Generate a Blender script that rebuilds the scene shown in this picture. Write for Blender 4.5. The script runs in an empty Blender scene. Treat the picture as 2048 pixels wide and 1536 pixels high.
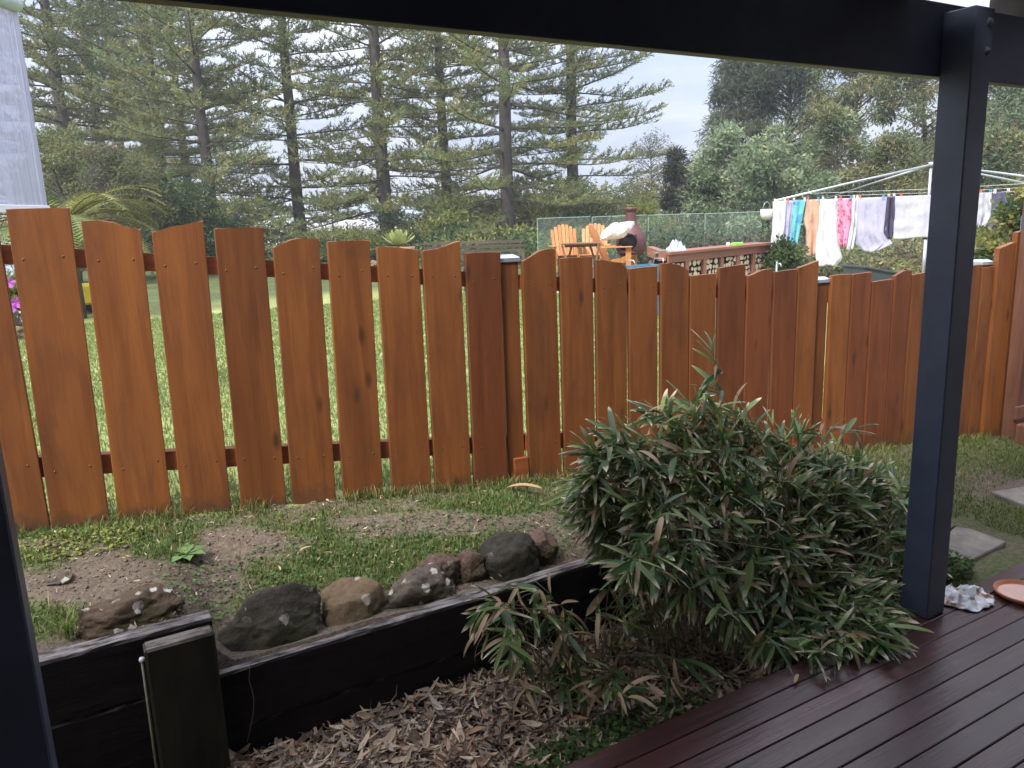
import bpy, bmesh, math, random
import numpy as np
from mathutils import Vector, Matrix, Euler, noise as mn

S = bpy.context.scene
COL = S.collection
R = math.radians
rnd = random.Random(7)

# ------------------------------------------------------------------ camera
F_PX, CX, CY = 1550.0, 1024.0, 768.0
EYE = np.array([0, 0, 1.6])
_n = np.array([266, 7430, 1550.]); _n /= np.linalg.norm(_n)
_u = np.array([2776, -433, 1550.]); _u -= _n * _u.dot(_n); _u /= np.linalg.norm(_u)
WM = np.stack([_u, np.cross(-_n, _u), -_n])          # rows: world axes seen by the camera
cd = bpy.data.cameras.new('camera'); cam = bpy.data.objects.new('camera', cd); COL.objects.link(cam)
rt, dn, fw = WM[:, 0], WM[:, 1], WM[:, 2]
cam.matrix_world = Matrix(((rt[0], -dn[0], -fw[0], EYE[0]), (rt[1], -dn[1], -fw[1], EYE[1]),
                           (rt[2], -dn[2], -fw[2], EYE[2]), (0, 0, 0, 1)))
cd.sensor_width = 36; cd.lens = F_PX / 2048 * 36; cd.clip_start = .05; cd.clip_end = 3000
S.camera = cam

# ------------------------------------------------------------------ world, sun, exposure
SUN_EL, SUN_AZ = 52, 205          # azimuth measured from +X towards +Y
w = bpy.data.worlds.new("World"); S.world = w; w.use_nodes = True
nt = w.node_tree; nt.nodes.clear()
def N(t, typ, **k):
    n = t.nodes.new(typ)
    for a, b in k.items():
        if a == 'i':
            for key, v in b.items(): n.inputs[key].default_value = v
        else: setattr(n, a, b)
    return n
def Lk(t, a, b): t.links.new(a, b)
out = N(nt, 'ShaderNodeOutputWorld'); bg = N(nt, 'ShaderNodeBackground', i={'Strength': .1})
sky = N(nt, 'ShaderNodeTexSky', sky_type='NISHITA', sun_disc=False, sun_elevation=R(SUN_EL), sun_rotation=R(90 - SUN_AZ))
tc = N(nt, 'ShaderNodeTexCoord'); sep = N(nt, 'ShaderNodeSeparateXYZ'); Lk(nt, tc.outputs['Generated'], sep.inputs[0])
cl = N(nt, 'ShaderNodeClamp'); Lk(nt, sep.outputs['Z'], cl.inputs[0])
mp = N(nt, 'ShaderNodeMapping'); mp.inputs['Scale'].default_value = (1, 1, 4.5); Lk(nt, tc.outputs['Generated'], mp.inputs[0])
nz = N(nt, 'ShaderNodeTexNoise', i={'Scale': 2.6, 'Detail': 7, 'Roughness': .55}); Lk(nt, mp.outputs[0], nz.inputs[0])
rp = N(nt, 'ShaderNodeValToRGB'); Lk(nt, nz.outputs[0], rp.inputs[0])
rp.color_ramp.elements[0].position = .38; rp.color_ramp.elements[0].color = (.52, .60, .80, 1)
rp.color_ramp.elements[1].position = .60; rp.color_ramp.elements[1].color = (.90, .91, .99, 1)
gr = N(nt, 'ShaderNodeMath', operation='MULTIPLY_ADD'); gr.inputs[1].default_value = 16; gr.inputs[2].default_value = 3.9
Lk(nt, cl.outputs[0], gr.inputs[0])
mu = N(nt, 'ShaderNodeVectorMath', operation='SCALE'); Lk(nt, rp.outputs[0], mu.inputs[0]); Lk(nt, gr.outputs[0], mu.inputs['Scale'])
mx = N(nt, 'ShaderNodeMix', data_type='RGBA'); mx.inputs[0].default_value = .88
Lk(nt, sky.outputs[0], mx.inputs[6]); Lk(nt, mu.outputs[0], mx.inputs[7]); Lk(nt, mx.outputs[2], bg.inputs[0]); Lk(nt, bg.outputs[0], out.inputs[0])
sl = bpy.data.lights.new('sun', 'SUN'); sl.energy = 2.7; sl.angle = R(14); sl.color = (1, .95, .86)
sun = bpy.data.objects.new('sun', sl); COL.objects.link(sun)
sd = Vector((math.cos(R(SUN_EL)) * math.cos(R(SUN_AZ)), math.cos(R(SUN_EL)) * math.sin(R(SUN_AZ)), math.sin(R(SUN_EL))))
sun.rotation_euler = sd.to_track_quat('Z', 'Y').to_euler()
S.view_settings.view_transform = 'Standard'; S.view_settings.look = 'None'
S.view_settings.exposure = 1.05; S.view_settings.gamma = 1; S.view_settings.use_curve_mapping = False
try:
    S.cycles.max_bounces = 8; S.cycles.diffuse_bounces = 4; S.cycles.transparent_max_bounces = 12
except Exception: pass

# ------------------------------------------------------------------ helpers
def ray(x, y): return WM @ np.array([(x - CX) / F_PX, (y - CY) / F_PX, 1.])
def hz(x, y, z):
    d = ray(x, y); return EYE + d * ((z - EYE[2]) / d[2])
def pl(x, y, Y):
    d = ray(x, y); return EYE + d * (Y / d[1])
def at(x, y, D): return EYE + ray(x, y) * D
def proj(P):
    c = (np.asarray(P) - EYE) @ WM
    return CX + F_PX * c[..., 0] / c[..., 2], CY + F_PX * c[..., 1] / c[..., 2], c[..., 2]
def sm(a, b, x):
    t = np.clip((np.asarray(x, float) - a) / (b - a), 0, 1); return t * t * (3 - 2 * t)

def tag(o, label=None, cat=None, group=None, kind=None):
    if label: o['label'] = label
    if cat: o['category'] = cat
    if group: o['group'] = group
    if kind: o['kind'] = kind
    return o
def thing(name, loc, label, cat, rz=0, group=None):
    o = bpy.data.objects.new(name, None); COL.objects.link(o)
    o.empty_display_size = .1; o.location = loc; o.rotation_euler = (0, 0, rz)
    return tag(o, label, cat, group)
def mesh_np(name, V, Fc, mat, cols=None, smooth=False):
    """V (n,3); Fc (m,k) one face size"""
    V = np.ascontiguousarray(V, dtype=np.float32); Fc = np.ascontiguousarray(Fc, dtype=np.int32)
    m = bpy.data.meshes.new(name); n, k = Fc.shape
    m.vertices.add(len(V)); m.vertices.foreach_set('co', V.ravel())
    m.loops.add(n * k); m.loops.foreach_set('vertex_index', Fc.ravel())
    m.polygons.add(n); m.polygons.foreach_set('loop_start', np.arange(0, n * k, k, dtype=np.int32))
    m.polygons.foreach_set('loop_total', np.full(n, k, dtype=np.int32))
    if smooth: m.polygons.foreach_set('use_smooth', np.ones(n, dtype=bool))
    m.update(calc_edges=True)
    if cols is not None:
        a = m.color_attributes.new('col', 'FLOAT_COLOR', 'POINT')
        c = np.ones((len(V), 4), np.float32); c[:, :3] = cols; a.data.foreach_set('color', c.ravel())
    m.materials.append(mat); return m
def link(name, mesh, parent=None, loc=(0, 0, 0), rot=None):
    o = bpy.data.objects.new(name, mesh); COL.objects.link(o); o.location = loc
    if rot is not None: o.rotation_euler = rot
    if parent is not None: o.parent = parent
    return o

class MB:
    def __init__(s): s.v = []; s.f = []; s.sm = []
    def add(s, vs, fs, smooth=False):
        b = len(s.v); s.v += [tuple(v) for v in vs]; s.f += [tuple(b + i for i in f) for f in fs]; s.sm += [smooth] * len(fs); return s
    def box(s, c, d, rot=None, ch=0):
        hx, hy, hz_ = d[0] / 2, d[1] / 2, d[2] / 2
        c = Vector(c); M = Euler(rot).to_matrix() if rot is not None else Matrix.Identity(3)
        if ch <= 0:
            vs = [Vector((x, y, z)) for x in (-hx, hx) for y in (-hy, hy) for z in (-hz_, hz_)]
            fs = [(0, 1, 3, 2), (4, 6, 7, 5), (0, 4, 5, 1), (2, 3, 7, 6), (0, 2, 6, 4), (1, 5, 7, 3)]
            return s.add([M @ v + c for v in vs], fs)
        bm = bmesh.new(); bmesh.ops.create_cube(bm, size=1)
        for v in bm.verts: v.co = Vector((v.co.x * d[0], v.co.y * d[1], v.co.z * d[2]))
        bmesh.ops.bevel(bm, geom=list(bm.edges), offset=ch, segments=1, affect='EDGES')
        bm.verts.index_update()
        s.add([M @ v.co + c for v in bm.verts], [[v.index for v in f.verts] for f in bm.faces]); bm.free(); return s
    def bar(s, a, b, wd, th, up=(0, 0, 1)):
        a = Vector(a); b = Vector(b); d = (b - a); L = d.length; d.normalize()
        y = Vector(up).cross(d)
        if y.length < 1e-4: y = Vector((1, 0, 0)).cross(d)
        y.normalize(); z = d.cross(y)
        vs = []
        for p in (a, b):
            for i, j in ((-1, -1), (1, -1), (1, 1), (-1, 1)): vs.append(p + y * (wd / 2 * i) + z * (th / 2 * j))
        return s.add(vs, [(3, 2, 1, 0), (4, 5, 6, 7), (0, 1, 5, 4), (1, 2, 6, 5), (2, 3, 7, 6), (3, 0, 4, 7)])
    def tube(s, pts, rad, n=8, cap=True, smooth=True):
        pts = [Vector(p) for p in pts]
        if not hasattr(rad, '__len__'): rad = [rad] * len(pts)
        vs = []; fs = []; up = None
        for i, p in enumerate(pts):
            t = (pts[min(i + 1, len(pts) - 1)] - pts[max(i - 1, 0)])
            if t.length < 1e-9: t = Vector((0, 0, 1))
            t.normalize()
            if up is None: up = t.orthogonal().normalized()
            x = up - t * up.dot(t)
            if x.length < 1e-6: x = t.orthogonal()
            x.normalize(); up = x; y = t.cross(x)
            for k in range(n):
                a = 2 * math.pi * k / n; vs.append(p + (x * math.cos(a) + y * math.sin(a)) * rad[i])
        for i in range(len(pts) - 1):
            for k in range(n):
                k2 = (k + 1) % n; fs.append((i * n + k, i * n + k2, (i + 1) * n + k2, (i + 1) * n + k))
        if cap: fs.append(tuple(range(n - 1, -1, -1))); fs.append(tuple((len(pts) - 1) * n + k for k in range(n)))
        return s.add(vs, fs, smooth)
    def lathe(s, prof, c=(0, 0, 0), n=20, smooth=True):
        c = Vector(c); vs = []; fs = []
        for r_, z in prof:
            for k in range(n):
                a = 2 * math.pi * k / n; vs.append(c + Vector((r_ * math.cos(a), r_ * math.sin(a), z)))
        for i in range(len(prof) - 1):
            for k in range(n):
                k2 = (k + 1) % n; fs.append((i * n + k, i * n + k2, (i + 1) * n + k2, (i + 1) * n + k))
        return s.add(vs, fs, smooth)
    def prism(s, poly, thick, M=None):
        """poly in local xz, extruded along y from 0 to thick"""
        n = len(poly); M = M or Matrix.Identity(4)
        vs = [M @ Vector((x, 0, z)) for x, z in poly] + [M @ Vector((x, thick, z)) for x, z in poly]
        fs = [tuple(range(n)), tuple(range(2 * n - 1, n - 1, -1))] + [(i, i + n, (i + 1) % n + n, (i + 1) % n) for i in range(n)]
        return s.add(vs, fs)
    def build(s, name, mat, parent=None, org=(0, 0, 0), loc=None, rot=None):
        m = bpy.data.meshes.new(name); ox, oy, oz = org
        m.from_pydata([(x - ox, y - oy, z - oz) for x, y, z in s.v], [], s.f)
        m.polygons.foreach_set('use_smooth', s.sm); m.materials.append(mat); m.update()
        bm = bmesh.new(); bm.from_mesh(m); bmesh.ops.recalc_face_normals(bm, faces=bm.faces); bm.to_mesh(m); bm.free()
        return link(name, m, parent, loc if loc is not None else (0, 0, 0), rot)
def wpart(name, mb, mat, parent):
    """mb in world coordinates, parent an unrotated thing"""
    return mb.build(name, mat, parent, org=tuple(parent.location))
def copy_tree(o, loc=None, rz=None, parent=None):
    c = o.copy(); COL.objects.link(c)
    if parent is not None: c.parent = parent
    if loc is not None: c.location = loc
    if rz is not None: c.rotation_euler = (0, 0, rz)
    for ch in list(o.children): copy_tree(ch, parent=c)
    return c

# ------------------------------------------------------------------ materials
def newmat(name):
    m = bpy.data.materials.new(name); m.use_nodes = True; t = m.node_tree
    return m, t, t.nodes['Principled BSDF']
def plain(name, col, rough=.6, metal=0, var=.15, scale=8, bump=.1, spec=.5, bdist=.003):
    m, t, b = newmat(name)
    c = N(t, 'ShaderNodeTexCoord'); n = N(t, 'ShaderNodeTexNoise', i={'Scale': scale, 'Detail': 6, 'Roughness': .6}); Lk(t, c.outputs['Object'], n.inputs[0])
    mr = N(t, 'ShaderNodeMapRange', i={'From Min': .25, 'From Max': .75, 'To Min': 1 - var, 'To Max': 1 + var}); Lk(t, n.outputs[0], mr.inputs[0])
    v = N(t, 'ShaderNodeVectorMath', operation='SCALE'); v.inputs[0].default_value = col; Lk(t, mr.outputs[0], v.inputs['Scale']); Lk(t, v.outputs[0], b.inputs['Base Color'])
    b.inputs['Roughness'].default_value = rough; b.inputs['Metallic'].default_value = metal; b.inputs['Specular IOR Level'].default_value = spec
    if bump:
        bp = N(t, 'ShaderNodeBump', i={'Strength': bump, 'Distance': bdist}); Lk(t, n.outputs[0], bp.inputs['Height']); Lk(t, bp.outputs[0], b.inputs['Normal'])
    return m
def wood(name, ca, cb, dark, axis='Z', rough=.5, bump=.25, stain=.35, fine=1.0, objvar=.18, spec=.4):
    """grain runs along axis; ca..cb streaks, dark veins and stains"""
    m, t, b = newmat(name)
    c = N(t, 'ShaderNodeTexCoord'); oi = N(t, 'ShaderNodeObjectInfo')
    ad = N(t, 'ShaderNodeVectorMath', operation='ADD'); Lk(t, c.outputs['Object'], ad.inputs[0])
    ml = N(t, 'ShaderNodeVectorMath', operation='SCALE'); ml.inputs[0].default_value = (7.1, 3.3, 11.7); Lk(t, oi.outputs['Random'], ml.inputs['Scale']); Lk(t, ml.outputs[0], ad.inputs[1])
    def stretched(s_cross, s_along, det, ro=.6, dist=0):
        sc = {'X': (s_along, s_cross, s_cross), 'Y': (s_cross, s_along, s_cross), 'Z': (s_cross, s_cross, s_along)}[axis]
        mpn = N(t, 'ShaderNodeMapping'); mpn.inputs['Scale'].default_value = sc; Lk(t, ad.outputs[0], mpn.inputs[0])
        n = N(t, 'ShaderNodeTexNoise', i={'Scale': 1, 'Detail': det, 'Roughness': ro, 'Distortion': dist}); Lk(t, mpn.outputs[0], n.inputs[0]); return n
    n1 = stretched(22 * fine, 1.3, 5, .6, .8); n2 = stretched(140 * fine, 3.5, 3, .7); n3 = stretched(7, 2.4, 6, .6, .6)
    r1 = N(t, 'ShaderNodeValToRGB'); Lk(t, n1.outputs[0], r1.inputs[0]); r1.color_ramp.elements[0].position = .34; r1.color_ramp.elements[1].position = .66
    r1.color_ramp.elements[0].color = (*ca, 1); r1.color_ramp.elements[1].color = (*cb, 1)
    s1 = N(t, 'ShaderNodeMapRange', i={'From Min': .56, 'From Max': .76, 'To Min': 0, 'To Max': .6}); Lk(t, n2.outputs[0], s1.inputs[0])
    m1 = N(t, 'ShaderNodeMix', data_type='RGBA'); Lk(t, s1.outputs[0], m1.inputs[0]); Lk(t, r1.outputs[0], m1.inputs[6]); m1.inputs[7].default_value = (*[.62 * a + .38 * d for a, d in zip(ca, dark)], 1)
    s2 = N(t, 'ShaderNodeMapRange', i={'From Min': .5, 'From Max': .8, 'To Min': 0, 'To Max': stain}); Lk(t, n3.outputs[0], s2.inputs[0])
    m2 = N(t, 'ShaderNodeMix', data_type='RGBA'); Lk(t, s2.outputs[0], m2.inputs[0]); Lk(t, m1.outputs[2], m2.inputs[6]); m2.inputs[7].default_value = (*dark, 1)
    ov = N(t, 'ShaderNodeMapRange', i={'To Min': 1 - objvar, 'To Max': 1 + objvar}); Lk(t, oi.outputs['Random'], ov.inputs[0])
    v = N(t, 'ShaderNodeVectorMath', operation='SCALE'); Lk(t, m2.outputs[2], v.inputs[0]); Lk(t, ov.outputs[0], v.inputs['Scale']); Lk(t, v.outputs[0], b.inputs['Base Color'])
    rr = N(t, 'ShaderNodeMapRange', i={'To Min': rough - .12, 'To Max': rough + .15}); Lk(t, n3.outputs[0], rr.inputs[0]); Lk(t, rr.outputs[0], b.inputs['Roughness'])
    b.inputs['Specular IOR Level'].default_value = spec
    bp = N(t, 'ShaderNodeBump', i={'Strength': bump, 'Distance': .002}); Lk(t, n2.outputs[0], bp.inputs['Height'])
    bp2 = N(t, 'ShaderNodeBump', i={'Strength': bump * .6, 'Distance': .006}); Lk(t, n1.outputs[0], bp2.inputs['Height']); Lk(t, bp.outputs[0], bp2.inputs['Normal']); Lk(t, bp2.outputs[0], b.inputs['Normal'])
    return m
def leafmat(name, trans=.3, rough=.5, spec=.4, mult=(1, 1, 1)):
    m, t, b = newmat(name)
    a = N(t, 'ShaderNodeAttribute', attribute_name='col')
    oi = N(t, 'ShaderNodeObjectInfo'); ov = N(t, 'ShaderNodeMapRange', i={'To Min': .85, 'To Max': 1.15}); Lk(t, oi.outputs['Random'], ov.inputs[0])
    v0 = N(t, 'ShaderNodeVectorMath', operation='MULTIPLY'); Lk(t, a.outputs['Color'], v0.inputs[0]); v0.inputs[1].default_value = mult
    v = N(t, 'ShaderNodeVectorMath', operation='SCALE'); Lk(t, v0.outputs[0], v.inputs[0]); Lk(t, ov.outputs[0], v.inputs['Scale'])
    Lk(t, v.outputs[0], b.inputs['Base Color']); b.inputs['Roughness'].default_value = rough; b.inputs['Specular IOR Level'].default_value = spec
    tr = N(t, 'ShaderNodeBsdfTranslucent'); Lk(t, v.outputs[0], tr.inputs[0])
    mxs = N(t, 'ShaderNodeMixShader', i={0: trans}); Lk(t, b.outputs[0], mxs.inputs[1]); Lk(t, tr.outputs[0], mxs.inputs[2])
    Lk(t, mxs.outputs[0], t.nodes['Material Output'].inputs['Surface']); return m

M_navy = plain('navy_paint', (.042, .053, .083), .45, var=.3, scale=7, bump=.3)
M_fence = wood('stained_fence_timber', (.165, .054, .016), (.255, .090, .024), (.075, .026, .012), 'Z', .48, .3, .62, fine=.8)
def weather(m):
    t = m.node_tree; b = t.nodes['Principled BSDF']; src = b.inputs['Base Color'].links[0].from_socket
    c = N(t, 'ShaderNodeTexCoord'); oi = N(t, 'ShaderNodeObjectInfo'); sc = N(t, 'ShaderNodeVectorMath', operation='SCALE'); sc.inputs[0].default_value = (3.1, 5.7, 9.3); Lk(t, oi.outputs['Random'], sc.inputs['Scale'])
    ad = N(t, 'ShaderNodeVectorMath', operation='ADD'); Lk(t, c.outputs['Object'], ad.inputs[0]); Lk(t, sc.outputs[0], ad.inputs[1])
    mp_ = N(t, 'ShaderNodeMapping'); mp_.inputs['Scale'].default_value = (7, 7, 2.6); Lk(t, ad.outputs[0], mp_.inputs[0])
    vo = N(t, 'ShaderNodeTexVoronoi', i={'Scale': 1}); Lk(t, mp_.outputs[0], vo.inputs[0]); kn = N(t, 'ShaderNodeMapRange', i={'From Min': .05, 'From Max': .14, 'To Min': .75, 'To Max': 0}); Lk(t, vo.outputs['Distance'], kn.inputs[0])
    n_ = N(t, 'ShaderNodeTexNoise', i={'Scale': 16, 'Detail': 7, 'Roughness': .7}); Lk(t, ad.outputs[0], n_.inputs[0]); se = N(t, 'ShaderNodeSeparateXYZ'); Lk(t, c.outputs['Object'], se.inputs[0])
    hh_ = N(t, 'ShaderNodeMapRange', i={'From Min': 0, 'From Max': .16, 'To Min': .30, 'To Max': -.25}); Lk(t, se.outputs['Z'], hh_.inputs[0])
    sm_ = N(t, 'ShaderNodeMath', operation='ADD'); Lk(t, n_.outputs[0], sm_.inputs[0]); Lk(t, hh_.outputs[0], sm_.inputs[1]); dr = N(t, 'ShaderNodeMapRange', i={'From Min': .52, 'From Max': .72, 'To Max': .65}); Lk(t, sm_.outputs[0], dr.inputs[0])
    x1 = N(t, 'ShaderNodeMix', data_type='RGBA'); Lk(t, kn.outputs[0], x1.inputs[0]); Lk(t, src, x1.inputs[6]); x1.inputs[7].default_value = (.045, .018, .010, 1)
    x2 = N(t, 'ShaderNodeMix', data_type='RGBA'); Lk(t, dr.outputs[0], x2.inputs[0]); Lk(t, x1.outputs[2], x2.inputs[6]); x2.inputs[7].default_value = (.075, .045, .028, 1); Lk(t, x2.outputs[2], b.inputs['Base Color'])
weather(M_fence)
M_rail = wood('stained_rail_timber', (.20, .055, .018), (.30, .09, .028), (.06, .022, .012), 'X', .5, .3, .5)
M_deck = wood('oiled_deck_timber', (.034, .010, .009), (.058, .018, .016), (.016, .007, .007), 'X', .30, .35, .6, 1, .25, spec=.5)
M_sleeper = wood('weathered_dark_sleeper', (.007, .0045, .0042), (.014, .010, .009), (.003, .0025, .002), 'X', .8, .8, .5, .8, spec=.2)
M_sleeper_v = wood('weathered_upright_sleeper', (.010, .008, .006), (.032, .030, .016), (.005, .004, .004), 'Z', .8, .8, .4, .35, spec=.2)
M_sleeptop = wood('silvered_sleeper_top', (.045, .032, .030), (.24, .19, .18), (.018, .012, .011), 'X', .85, 1, .5, 1.2, spec=.2)
M_galv = plain('galvanised_steel', (.52, .54, .57), .4, .8, .12, 20, .05)
M_cap = plain('silver_post_cap', (.55, .62, .72), .25, .7, .05, 20, .0)
M_screw = plain('dull_brass_screw', (.16, .09, .04), .5, .6, .2, 40, 0)
M_glass, _t, _b = newmat('pool_fence_glass')
_b.inputs['Base Color'].default_value = (.78, .92, .86, 1); _b.inputs['Roughness'].default_value = .02; _b.inputs['IOR'].default_value = 1.45
_tb = N(_t, 'ShaderNodeBsdfTransparent', i={0: (.94, .975, .955, 1)}); _mx = N(_t, 'ShaderNodeMixShader', i={0: .035}); Lk(_t, _tb.outputs[0], _mx.inputs[1]); Lk(_t, _b.outputs[0], _mx.inputs[2]); Lk(_t, _mx.outputs[0], _t.nodes['Material Output'].inputs['Surface'])
M_gedge = plain('polished_glass_edge', (.45, .62, .54), .25, 0, .05, 10, 0)
M_leaf = leafmat('tree_foliage', .42, .6, .25)
M_bamb = leafmat('bamboo_leaf', .28, .42, .36)
M_grass = leafmat('grass_blade', .35, .6, .25)
M_dry = leafmat('dry_leaf', .12, .75, .2)
M_bark = plain('grey_brown_bark', (.085, .074, .064), .9, var=.4, scale=3, bump=.6, bdist=.03, spec=.2)
M_twig = plain('thin_grey_twig', (.17, .14, .12), .85, var=.3, scale=6, bump=0, spec=.2)
M_culm = plain('tan_green_culm', (.16, .12, .055), .6, var=.35, scale=14, bump=0)

# ------------------------------------------------------------------ ground
FA = np.array([-.156, 3.298]); FD = np.array([.9959, -.0908]); FN = np.array([.0908, .9959])     # fence line
def fence_y(x): return 3.298 - .0911 * (x + .156)
def gfence(x): return .520 - .0843 * (np.asarray(x, float) + .15)
def G(x, y):
    x = np.asarray(x, float); y = np.asarray(y, float)
    fy = 3.298 - .0911 * (x + .156)
    gf = np.maximum(gfence(x), -.02)
    gw = .395 - .155 * sm(.18, .34, x) - .05 * sm(.6, 1.9, x) - .175 * sm(1.9, 3.0, x)            # along the wall top
    front = gw + (gf - gw) * sm(0, 1, (y - 2.50) / np.maximum(fy - 2.50, .2)) ** .8
    bed = -.12 + .115 * sm(2.85, 3.15, x)
    deckside = np.where(x > 2.9, bed + (front - bed) * sm(1.75, 2.5, y), bed)
    z = np.where(y < 2.44, deckside, front)
    farz = .5 - .5 * sm(7, 13, x - .5 * (y - 8))
    back = gf + (farz - gf) * sm(3.6, 9, y)
    z = np.where(y > fy, back, z)
    z = z - 6.0 * sm(34, 75, y + .35 * np.abs(x - 14))
    return z
def axis_pts(segs):
    o = []
    for a, b, s_ in segs: o += list(np.arange(a, b - 1e-6, s_))
    return np.array(o + [segs[-1][1]])
gx = axis_pts([(-500, -60, 55), (-60, -12, 6), (-12, -2, 1), (-2, 6.4, .04), (6.4, 16, .4), (16, 60, 4), (60, 900, 60)])
gy = axis_pts([(-60, -4, 8), (-4, 1.6, .7), (1.6, 2.425, .0485), (2.428, 2.4491, .0206), (2.45, 3.6, .035), (3.6, 8, .2), (8, 30, 1), (30, 90, 5), (90, 900, 90)])
XX, YY = np.meshgrid(gx, gy); ZZ = G(XX, YY)
def fbm(x, y, s_, o=3, seed=0.):
    v = 0; a = 1; tot = 0
    for k in range(o):
        v += a * mn.noise(Vector((x * s_, y * s_, seed))); tot += a; a *= .5; s_ *= 2
    return v / tot
near = (XX > -2) & (XX < 6.4) & (YY > 1.6) & (YY < 3.7)
idx = np.argwhere(near)
for i, j in idx: ZZ[i, j] += .022 * fbm(XX[i, j], YY[i, j], 5, 3)
def soil_mask(x, y):
    """1 bare soil, 0 grass, in the strip between the wall and the fence"""
    v = fbm(x, y, 1.9, 3, 4.2) + .55 * fbm(x, y, 11, 3, 7.7)
    px, py, _ = proj(np.array([x, y, float(G(x, y))]))
    if y < 2.60 and x < 3.0: return 1.0 if y < 2.56 else .8
    def e(cx, cy, rx, ry): return max(0, 1 - ((px - cx) / rx) ** 2 - ((py - cy) / ry) ** 2)
    s_ = 1.7 * e(220, 1165, 300, 58) + 1.6 * e(500, 1100, 170, 48) + .9 * e(130, 1100, 160, 30) + .8 * e(860, 1050, 240, 26) + .6 * e(1150, 1050, 160, 40) + .35 * e(700, 1010, 300, 12) + .7 * e(1200, 1080, 120, 40)
    g_ = 1.2 * e(330, 1085, 90, 42) + 1.2 * e(700, 1120, 320, 50) + .5 * e(80, 1120, 80, 40) + .6 * e(620, 1060, 120, 25) + .7 * e(930, 1090, 160, 40) + 1.5 * e(1000, 1010, 180, 20)
    if x > 3.2: s_ = .5 * e(2000, 985, 80, 25)
    return float(np.clip(.38 + s_ - g_ + 1.2 * v, 0, 1))
cols = np.zeros((*XX.shape, 3))
lawn = np.array([.27, .30, .115]); dirt = np.array([.150, .118, .092]); mulch = np.array([.060, .042, .033]); scrub = np.array([.09, .11, .045])
far = YY > (3.298 - .0911 * (XX + .156))
cols[:] = lawn; cols[YY < 2.44] = mulch
fg = (sm(12.5, 14, YY + .25 * np.maximum(XX - 4, 0)))[..., None]; cols = np.where(far[..., None], cols * (1 - fg) + scrub * fg, cols)
SM = {}
for i, j in np.argwhere((~far) & (YY > 2.44) | ((~far) & (XX > 3.0) & (YY > 1.6))):
    if -2 < XX[i, j] < 6.4:
        s_ = soil_mask(XX[i, j], YY[i, j]); cols[i, j] = dirt * s_ + np.array([.10, .125, .045]) * (1 - s_)
nyy, nxx = XX.shape
q = np.arange((nyy - 1) * (nxx - 1)); qi, qj = q // (nxx - 1), q % (nxx - 1)
FQ = np.stack([qi * nxx + qj, qi * nxx + qj + 1, (qi + 1) * nxx + qj + 1, (qi + 1) * nxx + qj], 1)
M_ground, t, b = newmat('soil_and_lawn')
a = N(t, 'ShaderNodeAttribute', attribute_name='col'); c = N(t, 'ShaderNodeTexCoord')
n1 = N(t, 'ShaderNodeTexNoise', i={'Scale': 55, 'Detail': 8, 'Roughness': .7}); n2 = N(t, 'ShaderNodeTexNoise', i={'Scale': 1.4, 'Detail': 4}); n3 = N(t, 'ShaderNodeTexVoronoi', i={'Scale': 90})
for n_ in (n1, n2, n3): Lk(t, c.outputs['Object'], n_.inputs[0])
r1 = N(t, 'ShaderNodeMapRange', i={'From Min': .3, 'From Max': .7, 'To Min': .55, 'To Max': 1.45}); Lk(t, n1.outputs[0], r1.inputs[0])
r2 = N(t, 'ShaderNodeMapRange', i={'From Min': .3, 'From Max': .7, 'To Min': .8, 'To Max': 1.2}); Lk(t, n2.outputs[0], r2.inputs[0])
mm = N(t, 'ShaderNodeMath', operation='MULTIPLY'); Lk(t, r1.outputs[0], mm.inputs[0]); Lk(t, r2.outputs[0], mm.inputs[1])
v = N(t, 'ShaderNodeVectorMath', operation='SCALE'); Lk(t, a.outputs['Color'], v.inputs[0]); Lk(t, mm.outputs[0], v.inputs['Scale']); Lk(t, v.outputs[0], b.inputs['Base Color'])
b.inputs['Roughness'].default_value = .95; b.inputs['Specular IOR Level'].default_value = .1
bp = N(t, 'ShaderNodeBump', i={'Strength': .9, 'Distance': .012}); Lk(t, n1.outputs[0], bp.inputs['Height']); bp2 = N(t, 'ShaderNodeBump', i={'Strength': .4, 'Distance': .006}); Lk(t, n3.outputs[0], bp2.inputs['Height']); Lk(t, bp.outputs[0], bp2.inputs['Normal']); Lk(t, bp2.outputs[0], b.inputs['Normal'])
tag(link('ground', mesh_np('ground', np.stack([XX, YY, ZZ], -1).reshape(-1, 3), FQ, M_ground, cols.reshape(-1, 3), True)), kind='structure')

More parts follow.
